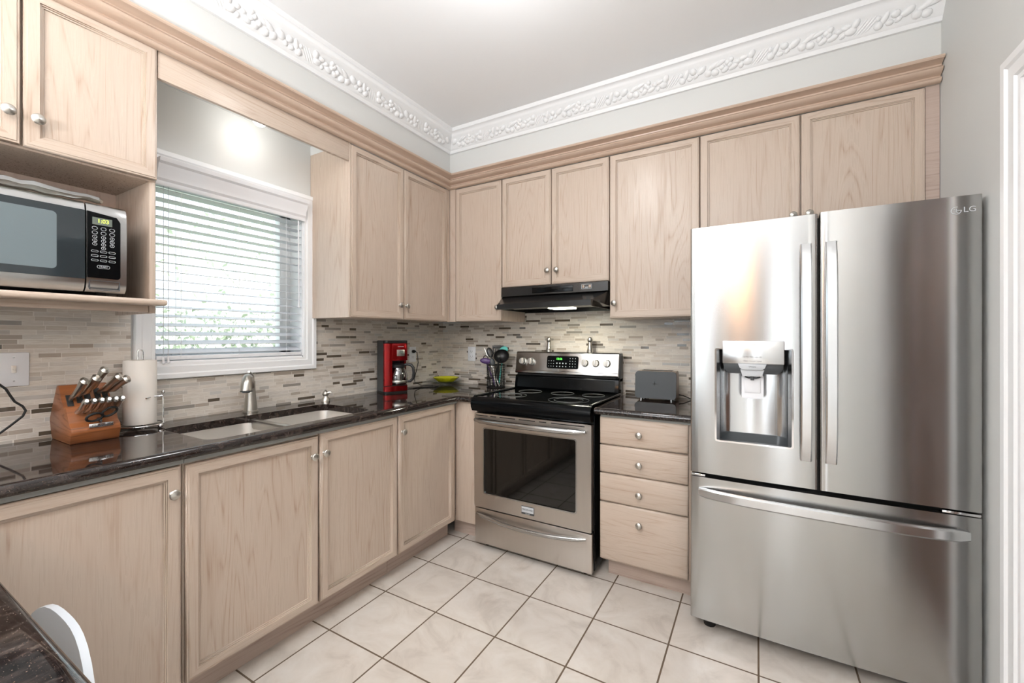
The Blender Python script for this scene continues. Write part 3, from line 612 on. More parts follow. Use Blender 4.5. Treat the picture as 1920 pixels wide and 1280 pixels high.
# backguard
m = MB(); m.prism([(-.125, .918), (-.135, .935), (-.118, 1.012), (-.10, 1.022), (-.030, 1.022), (-.030, .885), (-.125, .885)], 'x', RX0-.002, RX1-.006, bev=.003); m.build('riser', 'gblack', c)
MB().prism([(-.132, .930), (-.137, .936), (-.120, 1.006), (-.114, 1.002)], 'x', RX0+.02, RX1-.03).build('riser_trim', 'gblack', c)
MB().box(RX0+.02, RX1-.03, -.110, -.035, 1.018, 1.036).build('riser_gap', 'rubber', c)
m = MB().prism([(-.120, 1.030), (-.130, 1.036), (-.127, 1.052), (-.124, 1.054), (-.105, 1.176), (-.095, 1.184), (-.035, 1.184), (-.035, 1.030)], 'x', RX0, RX1-.010, bev=.0015)
bgd = m.build('control_panel', 'steel', c)
MB().box(RX0+.0, RX1-.006, -.095, -.030, 1.0, 1.180, .002).build('rear_housing', 'dgrey', c)
def gface(z): return -(.124-(z-1.054)*(.019/.122))   # y on the sloping panel
tl = math.degrees(math.atan(.019/.122))
def plate(x0, x1, z0, z1, th, mat, name, par, bev=.0):
    mb = MB(); hexa(mb, [(x0, gface(z0)-th, z0), (x1, gface(z0)-th, z0), (x1, gface(z0)+.002, z0), (x0, gface(z0)+.002, z0)], [(x0, gface(z1)-th, z1), (x1, gface(z1)-th, z1), (x1, gface(z1)+.002, z1), (x0, gface(z1)+.002, z1)])
    return mb.build(name, mat, par)
m = MB().bm(slab(rrect(1.013, 1.243, 0, .086, .012, 4), [], 0, .003), mat=Matrix.Translation((0, gface(1.072), 1.072)) @ Matrix.Rotation(R(90-tl), 4, 'X'))
dp = m.build('display', 'gblack', bgd)
words('12:56', .020, (1.105, gface(1.135)-.0045, 1.137), '-y', 'green', bgd, 'clock_digits', tilt=-tl)
mk = MB()
for i in range(4):
    mk.box(1.085+i*.022, 1.093+i*.022, gface(1.108)-.0045, gface(1.108), 1.104, 1.112).box(1.086+i*.022, 1.092+i*.022, gface(1.088)-.0045, gface(1.088), 1.084, 1.090)
for i in range(3):
    for j in range(4): mk.box(1.182+i*.019, 1.186+i*.019, gface(1.09+j*.018)-.0045, gface(1.09+j*.018), 1.086+j*.018, 1.090+j*.018)
    for j in range(3): mk.box(1.026+i*.018, 1.030+i*.018, gface(1.09+j*.018)-.0045, gface(1.09+j*.018), 1.086+j*.018, 1.089+j*.018)
mk.build('touch_markings', 'mark', dp)
for x, z in ((.858-.036, 1.115), (.858+.030, 1.115), (1.290, 1.115), (1.363, 1.115), (1.438, 1.115)):
    n = Vector((0, -math.cos(R(tl)), math.sin(R(tl)))); o = Vector((x, gface(z), z))
    kb = MB().lathe([(.026, 0), (.026, .003), (.0235, .004), (.0225, .016), (.021, .018), (0, .018)], o, n, 28).build('control_knob', 'nickel', bgd)
    rm = Matrix.Translation(o) @ Matrix.Rotation(R(-tl), 4, 'X')
    MB().box(-.005, .005, -.026, -.015, -.021, .021, .002, mat=rm).build('grip', 'nickel', kb)
    for dz in (.034, -.034): MB().box(x-.001, x+.001, gface(z+dz)-.0006, gface(z+dz), z+dz-.0015, z+dz+.0015).build('dial_mark', 'dmark', kb)
# salt and pepper mills on the back guard
for x, w_, l in ((1.003, 'left', 'small brushed metal spice mill on the left half of the stove back'), (1.305, 'right', 'small brushed metal spice mill on the right half of the stove back')):
    c = T('spice_mill', l, 'mill', (x, -.062, 1.184), 'spice mills on the stove back')
    MB().lathe([(.020, 1.184), (.020, 1.200), (.018, 1.202), (.018, 1.210), (.014, 1.218), (.013, 1.245), (.011, 1.250)], (x, -.062, 0)).build('body', 'nickel', c)
    MB().lathe([(.011, 1.250), (.016, 1.256), (.0185, 1.268), (.015, 1.280), (.006, 1.286), (0, 1.287)], (x, -.062, 0)).build('cap', 'nickel', c)

# ------------------------------------------------------------------ refrigerator
c = T('refrigerator', 'stainless french door refrigerator with ice and water dispenser', 'refrigerator', (2.47, -.4, 0))
FX0, FX1, FM = 2.018, 2.926, 2.478; FY = -.770
MB().box(FX0+.006, FX1-.006, -.690, -.030, .03, 1.742, .004).build('body', 'grey', c)
for x in (FX0+.07, FX1-.07): MB().lathe([(.024, 0), (.026, .02), (.016, .024), (.016, .06)], (x, -.69, 0), seg=14).build('foot', 'rubber', c)
MB().box(FX0+.02, FX1-.02, -.69, -.66, .012, .06).build('kick_grille', 'black', c)
def fcurve(x):   # bowed front of the whole width
    t = (x-(FX0+FX1)/2)/((FX1-FX0)/2); return FY-.009*(1-t*t)
def curved_door(x0, x1, z0, z1, hole=None, nx=14):
    xs = [x0+(x1-x0)*i/nx for i in range(nx+1)]; zs = [z0, z1]
    if hole: xs = sorted(set([x for x in xs if not (hole[0]-.012 < x < hole[0]+.012 or hole[1]-.012 < x < hole[1]+.012)]+[hole[0], hole[1]])); zs = [z0, hole[2], hole[3], z1]
    r = .008
    b = bmesh.new(); grid = {}
    def fy(x):
        y = fcurve(x)
        for e in (x0, x1):
            dd = abs(x-e)
            if dd < r: y += r-math.sqrt(max(0, r*r-(r-dd)**2))
        return y
    xs = sorted(set(xs+[x0+.0015, x0+.004, x0+r, x1-.0015, x1-.004, x1-r]))
    for i, x in enumerate(xs):
        for j, z in enumerate(zs): grid[i, j] = b.verts.new((x, fy(x), z))
    for i in range(len(xs)-1):
        for j in range(len(zs)-1):
            if hole and xs[i] >= hole[0]-1e-6 and xs[i+1] <= hole[1]+1e-6 and j == 1: continue
            fc_ = b.faces.new((grid[i, j], grid[i+1, j], grid[i+1, j+1], grid[i, j+1])); fc_.smooth = True
    yb = -.700
    bl = [b.verts.new((x, yb, z0)) for x in (x0, x1)]; tp = [b.verts.new((x, yb, z1)) for x in (x0, x1)]
    n = len(xs)-1; k = len(zs)-1
    b.faces.new([grid[i, 0] for i in range(n+1)]+[bl[1], bl[0]]); b.faces.new([grid[i, k] for i in range(n, -1, -1)]+[tp[0], tp[1]])
    b.faces.new([bl[0]]+[tp[0]]+[grid[0, j] for j in range(k, -1, -1)]); b.faces.new([bl[1]]+[grid[n, j] for j in range(k+1)]+[tp[1]]); b.faces.new([bl[0], bl[1], tp[1], tp[0]])
    bmesh.ops.recalc_face_normals(b, faces=b.faces[:])
    mb = MB(); b.verts.index_update(); mb.add([v.co.copy() for v in b.verts], [[v.index for v in f.verts] for f in b.faces]); mb.sm = [f.smooth for f in b.faces]; b.free(); return mb
DH = (2.122, 2.392, .848, 1.236)
ld = curved_door(FX0, FM-.003, .697, 1.762, DH).build('left_door', 'steel', c); rd = curved_door(FM+.003, FX1, .697, 1.766).build('right_door', 'steel', c)
fd = curved_door(FX0, FX1, .060, .678, nx=24).build('freezer_drawer', 'steel', c)
MB().box(FX0+.01, FX1-.01, -.72, -.695, .676, .70).build('gasket', 'rubber', c); MB().box(FM-.004, FM+.004, -.75, -.69, .70, 1.75).build('gasket', 'rubber', c)
for x0, x1 in ((FX0+.004, FX0+.06), (FX1-.10, FX1-.004)): MB().box(x0, x1, FY-.0, -.69, .681, .690, .002).build('hinge', 'chrome', c)
for x0, x1 in ((FX0+.01, FX0+.09), (FX1-.09, FX1-.01)): MB().box(x0, x1, -.70, -.60, 1.742, 1.757, .003).build('top_hinge', 'dgrey', c)
def vhandle(x0, x1, z0, z1, par):
    n = 20; mb = MB(); xm = (x0+x1)/2; y0 = fcurve(xm); vs = []; fs = []
    for i in range(n+1):
        t = i/n; z = z0+(z1-z0)*t; off = .010+.032*(1-(2*t-1)**4)**.8; hw = (x1-x0)/2
        for sx, sy in ((-1, .006), (-1, -.001), (-.75, -.005), (.75, -.005), (1, -.001), (1, .006)): vs.append((xm+sx*hw, y0-off+sy, z))
    k = 6
    for i in range(n):
        for j in range(k): fs.append([i*k+j, i*k+(j+1) % k, (i+1)*k+(j+1) % k, (i+1)*k+j])
    fs += [list(range(k)), [n*k+j for j in range(k)][::-1]]; mb.add(vs, fs, 0, False)
    for z in (z0+.015, z1-.015): mb.box(xm-hw*.7, xm+hw*.7, y0-.016, y0+.004, z-.014, z+.014, .002)
    return mb.build('handle', 'steeld', par)
vhandle(2.418, 2.455, .806, 1.648, ld); vhandle(2.496, 2.533, .806, 1.648, rd)
n = 28; mb = MB(); vs = []; fs = []
for i in range(n+1):
    t = i/n; x = 2.052+(2.893-2.052)*t; off = .006+.034*(1-(2*t-1)**4)**.8; hh = .020*(1 if 0 < i < n else .75)
    for sz, sy in ((-1, .010), (-1, -.001), (-.7, -.006), (.7, -.006), (1, -.001), (1, .010)): vs.append((x, fcurve(x)-off+sy, .614+sz*hh))
for i in range(n):
    for j in range(6): fs.append([i*6+j, i*6+(j+1) % 6, (i+1)*6+(j+1) % 6, (i+1)*6+j])
fs += [list(range(6)), [n*6+j for j in range(6)][::-1]]; mb.add(vs, fs); mb.box(2.055, 2.085, FY-.012, FY+.002, .598, .630, .002).box(2.862, 2.890, FY-.012, FY+.002, .598, .630, .002)
mb.build('handle', 'steeld', fd)
# dispenser
yd = fcurve(2.26)
m = MB(); x0, x1, z0, z1 = DH; D = .070
arc = [(x0, yd+.005)]+[(x0+.012+.0*i, yd+.02+.01*i) for i in range(2)]+[(x0+.028, yd+D-.012), (x0+.055, yd+D), (x1-.055, yd+D), (x1-.028, yd+D-.012)]+[(x1-.012, yd+.03), (x1-.012, yd+.02)]+[(x1, yd+.005)]
vs = [(x, y, z1) for x, y in arc]+[(x, y, z0+.028 if 1 < i < 8 else z0) for i, (x, y) in enumerate(arc)]; n = len(arc)
fs = [[i, i+1, n+i+1, n+i] for i in range(n-1)]
m.add(vs, fs, 0, True); m.add(vs[:n], [list(range(n))]); m.add(vs[n:], [list(range(n))[::-1]], 1); m.add([(x0, yd+.005, z0), (x1, yd+.005, z0), (x1-.012, yd+.03, z0+.002), (x0+.012, yd+.03, z0+.002)], [[0, 1, 2, 3]], 1)
ds = m.build('dispenser_recess', ['steeld', 'dgrey'], ld)
fr = MB(); fr.bm(slab_xz(rrect(x0-.006, x1+.006, z0-.006, z1+.004, .010, 4), [rrect(x0+.001, x1-.001, z0+.001, z1-.001, .006, 4)], yd-.003, yd+.008)); fr.build('frame', 'chrome', ds)
MB().box(2.146, 2.367, yd-.012, yd+.05, 1.176, 1.270, .003).build('touch_panel', 'steeld', ds)
m = MB(); m.prism([(2.148, 1.178), (2.365, 1.178), (2.360, 1.150), (2.345, 1.135), (2.168, 1.135), (2.153, 1.150)], 'y', yd-.004, yd+.055, bev=.002); m.build('housing', 'dgrey', ds)
m = MB(); m.prism([(2.204, 1.176), (2.306, 1.176), (2.300, 1.160), (2.290, 1.152), (2.220, 1.152), (2.210, 1.160)], 'y', yd-.016, yd+.02, bev=.001); m.prism([(2.212, 1.153), (2.298, 1.153), (2.290, 1.125), (2.220, 1.125)], 'y', yd-.008, yd+.03, bev=.001); m.build('chute', 'mark', ds)
MB().box(2.249, 2.261, yd+.004, yd+.014, 1.108, 1.124, .001).tube([(2.228, yd+.012, 1.122), (2.242, yd+.010, 1.117), (2.27, yd+.010, 1.117), (2.284, yd+.012, 1.122)], .003).build('nozzle', 'dgrey', ds)
m = MB(); m.bm(slab_xz(rrect(2.216, 2.296, 1.030, 1.130, .010, 4), [], yd+.022, yd+.030)); m.box(2.227, 2.285, yd+.018, yd+.024, 1.056, 1.12, .001); m.build('lever', 'plastic', ds)
words('Touch', .010, (2.256, yd-.0124, 1.255), '-y', 'dmark', ds); words('Water  Crushed  Cubed', .0065, (2.256, yd-.0124, 1.188), '-y', 'dmark', ds); words('Ice Plus  Filter  Light  Ice', .0065, (2.256, yd-.0124, 1.205), '-y', 'dmark', ds)
words('UVnano', .008, (2.256, yd-.0164, 1.165), '-y', 'dmark', ds)
# maker's mark on the right door
lx, lz = 2.860, 1.717; ly = fcurve(lx)-.0012
m = MB(); m.tube([(lx+.0125*math.cos(R(a)), ly, lz+.0125*math.sin(R(a))) for a in range(75, 361, 15)], .0013, 6)
m.box(lx+.002, lx+.0125, ly-.001, ly+.001, lz-.001, lz+.001).box(lx-.001, lx+.001, ly-.001, ly+.001, lz-.006, lz+.006).box(lx-.001, lx+.005, ly-.001, ly+.001, lz-.007, lz-.005).ball((lx-.005, ly, lz+.004), .0018, seg=8, rings=5)
m.build('logo', 'mark', rd); words('LG', .026, (lx+.033, fcurve(lx+.035)-.002, lz), '-y', 'mark', rd)

# ------------------------------------------------------------------ microwave and film roll
c = T('microwave', 'silver countertop microwave with black window in the oak niche', 'microwave', (.2, -2.42, 1.424))
MX, MY0, MY1, MZ0, MZ1 = .345, -2.665, -2.172, 1.438, 1.734
MB().box(.03, MX-.02, MY0, MY1, MZ0, MZ1-.004, .004).build('body', 'dgrey', c)
for y in (MY0+.05, MY1-.05):
    for x in (.06, MX-.05): MB().lathe([(.014, 1.424), (.014, 1.440)], (x, y, 0), seg=12).build('foot', 'rubber', c)
def bowed(y0, y1, z0, z1, name, mat, par):
    pr = [(MX-.022, z0+.0), (MX-.006, z0), (MX+.006, z0+.012), (MX+.012, z0+.035), (MX+.014, (z0+z1)/2), (MX+.012, z1-.035), (MX+.006, z1-.010), (MX-.004, z1), (MX-.022, z1)]
    return MB().prism(pr, 'y', y0, y1).build(name, mat, par)
cpn = bowed(-2.275, MY1, MZ0, MZ1, 'control_panel', 'steel', c); dd = bowed(MY0, -2.279, MZ0, MZ1, 'door', 'steel', c)
def slab_yz(outline, holes, x0, x1):
    b = slab(outline, holes, 0, 1)
    for v in b.verts: v.co = Vector((x1 if v.co.z > .5 else x0, v.co.x, v.co.y))
    bmesh.ops.recalc_face_normals(b, faces=b.faces[:]); return b
MB().bm(slab_yz([(MY0+.03, 1.478), (-2.2795, 1.478), (-2.2795, 1.704), (MY0+.03, 1.704)], [], MX+.008, MX+.0165)).build('glass', 'mwglass', dd)
MB().bm(slab_yz(rrect(MY0+.07, -2.345, 1.502, 1.682, .012), [], MX+.012, MX+.0172)).build('window_mesh', 'mwmesh', dd)
MB().bm(slab_yz([(-2.2745, 1.484), (-2.196, 1.484), (-2.190, 1.490), (-2.190, 1.680), (-2.200, 1.696), (-2.2745, 1.704)], [], MX+.008, MX+.0165)).build('black_panel', 'gblack', cpn)
MB().box(MX+.012, MX+.0172, -2.262, -2.212, 1.662, 1.686).build('display', 'lcd', cpn); words('1:03', .018, (MX+.0174, -2.235, 1.675), '+x', 'ydig', cpn, 'clock_digits')
XK = MX+.0168
def pill(y, z, w_, h_, par, txt=None):
    mb = MB(); hw, hh = w_/2, h_/2; pts = []
    for i in range(20):
        a = 2*math.pi*i/20; r_ = hh; cx_ = (hw-hh)*(1 if math.cos(a) > 0 else -1) if hw > hh else 0
        pts.append((XK, y+cx_+r_*math.cos(a), z+r_*math.sin(a)))
    mb.tube(pts, .0006, 4, closed=True); o = mb.build('button', 'mark', par)
    if txt: words(txt, .0075, (XK, y, z), '+x', 'mark', o, ext=.0002)
ys = (-2.256, -2.234, -2.212)
for r_, z in enumerate((1.650, 1.635)):
    for y in ys: pill(y, z, .013, .010, cpn)
num = 1
for z in (1.621, 1.609, 1.597):
    for y in ys: pill(y, z, .011, .009, cpn, str(num)); num += 1
pill(ys[1], 1.585, .011, .009, cpn, '0')
for z in (1.573, 1.558, 1.543):
    for y in ys: pill(y, z, .017, .006, cpn)
pill(ys[1], 1.522, .032, .010, cpn, 'START')
MB().bm(slab_yz(rrect(-2.268, -2.190, 1.444, 1.476, .004), [rrect(-2.2665, -2.1915, 1.4455, 1.4745, .003)], MX+.006, MX+.0135)).build('release_button', 'dmark', cpn)
c = T('film_roll', 'long crumpled clear plastic sleeve lying on top of the microwave', 'plastic film', (.30, -2.45, 1.735))
rn = random.Random(5); pts = [(.335+rn.uniform(-.004, .004), -2.66+i*.03, 1.752+rn.uniform(-.003, .003)) for i in range(15)]; pts.append((.338, -2.232, 1.747))
MB().tube(pts, [.013+rn.uniform(-.003, .003) for _ in range(15)]+[.006], 7, flat=1.7).build('sleeve', 'film', c)

# ------------------------------------------------------------------ blinds
c = T('window_blind', 'white horizontal slat blind hanging in the kitchen window', 'blind', (0, -1.615, 2.03))
vp = [(0.0, 1.950), (.016, 1.950), (.020, 1.958), (.018, 1.968), (.028, 1.978), (.030, 2.000), (.040, 2.020), (.044, 2.036), (.056, 2.044), (.060, 2.060), (0.0, 2.060)]
MB().sweep([(a-.012, z) for a, z in vp], [(.022, WY0+.004), (.022, WY1-.012)], [(1, 0), (1, 0)]).build('valance', 'blind', c)
MB().box(-.045, .008, WY0+.014, WY1-.014, 1.985, 2.026).build('head_rail', 'blind', c)
m = MB(); ns = 19; z0s, z1s = 1.222, 1.938
for i in range(ns):
    z = z0s+(z1s-z0s)*i/(ns-1); rm = Matrix.Translation((-.026, 0, z)) @ Matrix.Rotation(R(24-32*(i/(ns-1))**.85), 4, 'Y')
    m.box(-.025, .025, WY0+.016, WY1-.016, -.0014, .0014, .0006, mat=rm, seg=1)
m.build('slats', 'slat', c)
MB().box(-.050, -.002, WY0+.016, WY1-.016, 1.184, 1.202, .003).build('bottom_rail', 'blind', c)
m = MB()
for y in (-1.865, -1.615, -1.365):
    for x in (-.052, 0): m.tube([(x, y, 1.19), (x, y, 1.99)], .0009, 5)
m.build('ladder_cord', 'blind', c)
for y, z1 in ((-1.936, 1.196), (-1.918, 1.200)):
    cdn = MB().tube([(.012, y, z1), (.013, y, 1.96)], .0012, 5).build('pull_cord', 'mark', c); MB().lathe([(.003, z1+.004), (.006, z1-.004), (.004, z1-.014), (.008, z1-.026), (.004, z1-.030), (0, z1-.030)], (.012, y, 0), seg=12).build('tassel', 'blind', cdn)
MB().tube([(.014, -1.300, 1.47), (.013, -1.302, 1.96)], .0035, 8).lathe([(.0035, 1.48), (.007, 1.462), (.005, 1.455), (0, 1.455)], (.014, -1.300, 0), seg=10).build('tilt_wand', 'blind', c)

# ------------------------------------------------------------------ lamps
c = T('puck_light', 'small round lit bulb behind the oak board above the window', 'lamp', (.16, -1.60, 2.405))
MB().lathe([(.045, 2.405), (.045, 2.385), (.022, 2.375), (.020, 2.362)], (.16, -1.60, 0)).build('housing', 'white', c); MB().lathe([(.020, 2.364), (.030, 2.350), (.030, 2.338), (.020, 2.326), (0, 2.322)], (.16, -1.60, 0)).build('lens', 'lens', c)
c = T('ceiling_light', 'round frosted ceiling light in the middle of the kitchen', 'lamp', (1.5, -1.53, ZC))
MB().lathe([(.15, ZC), (.15, ZC-.02), (.14, ZC-.025)], (1.5, -1.53, 0)).build('base', 'nickel', c)
c = T('chandelier', 'brass pendant with three warm bulbs over the dining area', 'lamp', (1.98, -3.7, ZC))
MB().tube([(1.98, -3.7, ZC), (1.98, -3.7, 2.08)], .008).tube([(1.91, -3.7, 2.06), (2.05, -3.7, 2.06)], .008).build('stem', 'nickel', c)
for x in (1.91, 1.98, 2.05): MB().ball((x, -3.7, 2.03), .014, sz=1.8).build('bulb', 'bulb', c)

c = T('fill_lamp_stand', 'unseen upturned bowl stand added under the upward fill light in the dining area', 'lamp', (1.4, -3.9, 0))  # made-up body for the upward fill light, out of view
MB().lathe([(.14, 0), (.14, .02), (.02, .035)], (1.4, -3.9, 0)).build('base', 'nickel', c)
MB().tube([(1.4, -3.9, .03), (1.4, -3.9, 1.56)], .013, 10).build('pole', 'nickel', c)
MB().lathe([(.02, 1.55), (.12, 1.58), (.20, 1.65), (.205, 1.65), (.12, 1.57), (.02, 1.54)], (1.4, -3.9, 0), seg=32, caps=False).build('lamp_shade', 'nickel', c)
# ------------------------------------------------------------------ electric plates and cable
c = T('light_switch', 'white double wall plate with a toggle switch on the mosaic', 'switch', (.007, -2.392, 1.113))
MB().box(.0065, .0135, -2.452, -2.333, 1.113, 1.232, .003).build('plate', 'plastic', c)
for y in (-2.370, -2.418):
    MB().box(.013, .015, y-.006, y+.006, 1.160, 1.186, .001).box(.013, .024, y-.003, y+.003, 1.171, 1.182, .001, mat=None).build('toggle', 'towel', c)
    MB().ball((.0138, y, 1.214), .0025, seg=8, rings=5).ball((.0138, y, 1.132), .0025, seg=8, rings=5).build('screw', 'mark', c)
def outlet(label, run, a0, a1, z0, z1):
    c = T('outlet', label, 'outlet', (0.007 if run == 'L' else (a0+a1)/2, (a0+a1)/2 if run == 'L' else -.007, z0))
    f = (lambda a, z, h: (h, a, z)) if run == 'L' else (lambda a, z, h: (a, -h, z))
    MB().box(*_bx(f, a0, a1, z0, z1, .0065, .012), .002).build('plate', 'plastic', c); am = (a0+a1)/2
    for zz in ((z0+z1)/2+.020, (z0+z1)/2-.020):
        rec = MB().box(*_bx(f, am-.016, am+.016, zz-.014, zz+.014, .011, .0135), .001).build('receptacle', 'plastic', c)
        MB().box(*_bx(f, am-.008, am-.006, zz-.004, zz+.006, .0132, .0138)).box(*_bx(f, am+.006, am+.008, zz-.004, zz+.006, .0132, .0138)).box(*_bx(f, am-.002, am+.002, zz-.010, zz-.006, .0132, .0138)).build('slot', 'dmark', rec)
outlet('white outlet plate on the back wall mosaic near the corner', 'B', .264, .337, 1.096, 1.209)
outlet('white outlet plate behind the coffee maker with its black plug', 'L', -.409, -.337, 1.098, 1.212)
c = T('power_cable', 'black cable looping into view at the left edge below the switch plate', 'cable', (.05, -2.42, ZK))
MB().tube([(.05, -2.62, 1.10), (.07, -2.52, 1.150), (.09, -2.45, 1.150), (.10, -2.418, 1.130), (.10, -2.403, 1.112), (.10, -2.394, 1.090), (.10, -2.384, 1.068), (.10, -2.366, 1.050), (.10, -2.359, 1.034), (.10, -2.366, 1.016), (.10, -2.392, .990), (.10, -2.43, .955), (.10, -2.50, .921), (.10, -2.66, .918)], .0035, 8).build('cable', 'rubber', c)

# ------------------------------------------------------------------ knife block with knives
KY0, KY1 = -2.282, -2.150
c = T('knife_block', 'reddish brown acacia knife block at the left end of the counter', 'knife block', (.13, -2.22, ZK))
kp = [(.030, ZK), (.225, ZK), (.240, .955), (.236, .972), (.214, .985), (.180, 1.040), (.160, 1.036), (.105, 1.112), (.085, 1.112), (.008, .990), (.008, .975)]
MB().prism(kp, 'y', KY0, KY1, bev=.004).build('block', 'block', c)
sl = Vector((.145, 0, 1.052)); su = Vector((.105-.160, 0, 1.112-1.036)).normalized(); sn = Vector((su.z, 0, -su.x))
def ori(y, t, h): return Vector((.160, y, 1.036)) + su*t + sn*h
kn = [(-2.262, .030, -2.243, .222, 1.132, 'the carving knife, leftmost of the upper handles in the block'), (-2.236, .040, -2.212, .220, 1.140, 'second steel knife handle from the left, upper row of the block'),
      (-2.214, .052, -2.190, .222, 1.168, 'steel knife with the highest handle in the block'), (-2.186, .050, -2.150, .222, 1.140, 'fourth steel knife handle from the left, upper row of the block'), (-2.165, .050, -2.127, .222, 1.130, 'rightmost steel knife handle of the upper row')]
for y, t, ty, tx, tz, lab in kn:
    a = ori(y, t, 0); b = Vector((tx, ty, tz)); lab = lab.replace('the carving knife', 'steel knife handle')
    k = T('knife', lab, 'knife', a, 'large steel knives in the block')
    pts = [a-sn*.02, a+(b-a)*.18, a+(b-a)*.4+Vector((.004, 0, -.006)), a+(b-a)*.7+Vector((.0, 0, -.003)), a+(b-a)*.9, b, b+(b-a)*.06]
    MB().tube(pts, [.007, .008, .012, .0125, .0150, .0165, .008], 12, flat=.8).build('handle', 'nickel', k)
    rm = Matrix((su, Vector((0, 1, 0)), sn)).transposed().to_4x4(); rm.translation = a
    MB().box(-.026, .022, -.009, .009, -.003, .0012, .002, mat=rm).build('slot_insert', 'rubber', c)
ks = [-2.256, -2.236, -2.216, -2.197, -2.178, -2.160]
for i, y in enumerate(ks):
    a = Vector((.188, y-.0, 1.022)); b = Vector((.272, y+.003, 1.064))
    k = T('steak_knife', ['leftmost', 'second', 'third', 'fourth', 'fifth', 'rightmost'][i]+(' from the left' if 0 < i < 5 else '')+' of the six short steak knife handles in the lower row', 'knife', a, 'steak knives in the lower row of the block')
    MB().tube([a-(b-a)*.35, a+(b-a)*.2-Vector((0, 0, .006)), a+(b-a)*.6-Vector((0, 0, .008)), a+(b-a)*.85, b, b+(b-a)*.08], [.006, .008, .0095, .0100, .0115, .006], 12, flat=.85).build('handle', 'nickel', k)
k = T('scissors', 'black handled kitchen scissors in the knife block', 'scissors', (.24, -2.215, 1.0))
for cy, cz, tlt in ((-2.226, 1.004, 8), (-2.186, 1.018, 22)):
    MB().tube([(.252+.012*math.sin(a)*.5, cy+.022*math.cos(a)*math.cos(R(tlt))-.012*math.sin(a)*math.sin(R(tlt)), cz+.022*math.cos(a)*math.sin(R(tlt))+.0135*math.sin(a)) for a in [2*math.pi*i/24 for i in range(24)]], .0042, 8, closed=True).build('handle', 'rubber', k)
MB().tube([(.250, -2.208, .990), (.236, -2.206, .985), (.205, -2.205, .99)], .006, 8, flat=.6).build('pivot', 'black', k)
MB().box(.238, .2425, -2.238, -2.172, .966, .980, .002).build('badge', 'chrome', c); words('CUISINART', .010, (.2427, -2.205, .973), '+x', 'dmark', c)
# paper towel
pt = (.088, -2.043)
c = T('paper_towel_holder', 'chrome wire paper towel holder beside the knife block', 'towel holder', (*pt, ZK))
m = MB(); m.tube([(pt[0]+.078*math.cos(2*math.pi*i/40), pt[1]+.078*math.sin(2*math.pi*i/40), ZK+.016) for i in range(40)], .003, 8, closed=True)
m.tube([(pt[0]-.078, pt[1], ZK+.016), (pt[0]+.078, pt[1], ZK+.016)], .003); m.build('base_ring', 'chrome', c)
for a in (35, 155, 275): MB().ball((pt[0]+.078*math.cos(R(a)), pt[1]+.078*math.sin(R(a)), ZK+.009), .009).build('foot', 'chrome', c)
hz = 1.236; MB().tube([(pt[0]-.002, pt[1]-.008, ZK+.016), (pt[0]-.002, pt[1]-.008, hz-.010), (pt[0]-.001, pt[1]-.006, hz-.003), (pt[0], pt[1], hz), (pt[0]+.001, pt[1]+.006, hz-.003), (pt[0]+.002, pt[1]+.008, hz-.010), (pt[0]+.002, pt[1]+.008, ZK+.016)], .0028, 8).build('post', 'chrome', c)
ax, ay = pt[0]+.052, pt[1]+.058
MB().tube([(ax, ay, ZK+.016), (ax, ay, 1.036), (ax-.003, ay-.003, 1.044), (ax-.012, ay-.030, 1.043), (ax+.01, ay-.06, 1.040)], .0028, 8).build('arm', 'chrome', c)
MB().tube([(pt[0]-.05, pt[1]+.045, 1.052), (pt[0]-.02, pt[1]+.08, 1.052)], .0022, 8).ball((pt[0]-.018, pt[1]+.084, 1.052), .007).build('tension_rod', 'chrome', c)
m = MB().lathe([(.018, ZK+.020), (.052, ZK+.020), (.0535, ZK+.024), (.0535, 1.188), (.052, 1.192), (.018, 1.192), (.018, ZK+.020)], (*pt, 0), seg=48, caps=False)
tag(m.build('paper_towel_roll', 'towel', origin=(*pt, ZK+.02)), 'white embossed paper towel roll on the chrome wire holder', 'paper towel')
k = bpy.data.materials['paper'].node_tree

# ------------------------------------------------------------------ coffee maker
c = T('coffee_maker', 'red and black drip coffee maker on the counter near the corner', 'coffee maker', (.15, -.70, ZK))
n_ = Vector((.93, -.37, 0)).normalized(); t_ = Vector((-n_.y, n_.x, 0)); fl = Vector((.160, -.797, 0)); W = .170
cm = Matrix((t_, -n_, Vector((0, 0, 1)))).transposed().to_4x4(); cm.translation = Vector((fl.x, fl.y, ZK))   # local: x along the front, y into the body, z up
def cprism(mb, poly, z0, z1, mi=0, bev=0): mb.prism(poly, 'z', z0, z1, mi, bev, mat=cm)
bodyp = [(0, .02), (.006, .006), (.02, .0), (W-.02, .0), (W-.006, .006), (W, .02), (W, .125), (W-.03, .148), (.03, .148), (0, .125)]
m = MB(); cprism(m, [(0, .098), (W, .098), (W, .125), (W-.03, .148), (.03, .148), (0, .125)], .012, .345); cprism(m, [(-.002, .018), (.0115, .018), (.0115, .10), (-.002, .10)], .012, .345)
m.build('housing', 'dgrey', c)
m = MB(); cprism(m, bodyp, 0, .012, bev=.002); m.build('foot_plate', 'rubber', c)
m = MB(); cprism(m, [(0, .017), (.006, .004), (.02, -.004), (W-.02, -.004), (W-.006, .004), (W, .02), (W, .098), (.012, .098), (.012, .017)], .012, .046); m.build('base', 'red', c)
m = MB(); cprism(m, [(.002, .02), (.02, .0), (W-.02, .0), (W-.002, .02), (W-.002, .098), (.002, .098)], .046, .051); m.build('warming_plate', 'rubber', c)
m = MB(); cprism(m, [(.0, .014), (.004, .004), (.016, -.002), (.052, -.005), (.052, .095), (.012, .095), (.012, .018)], .051, .330, bev=.0); m.build('side_column', 'red', c)
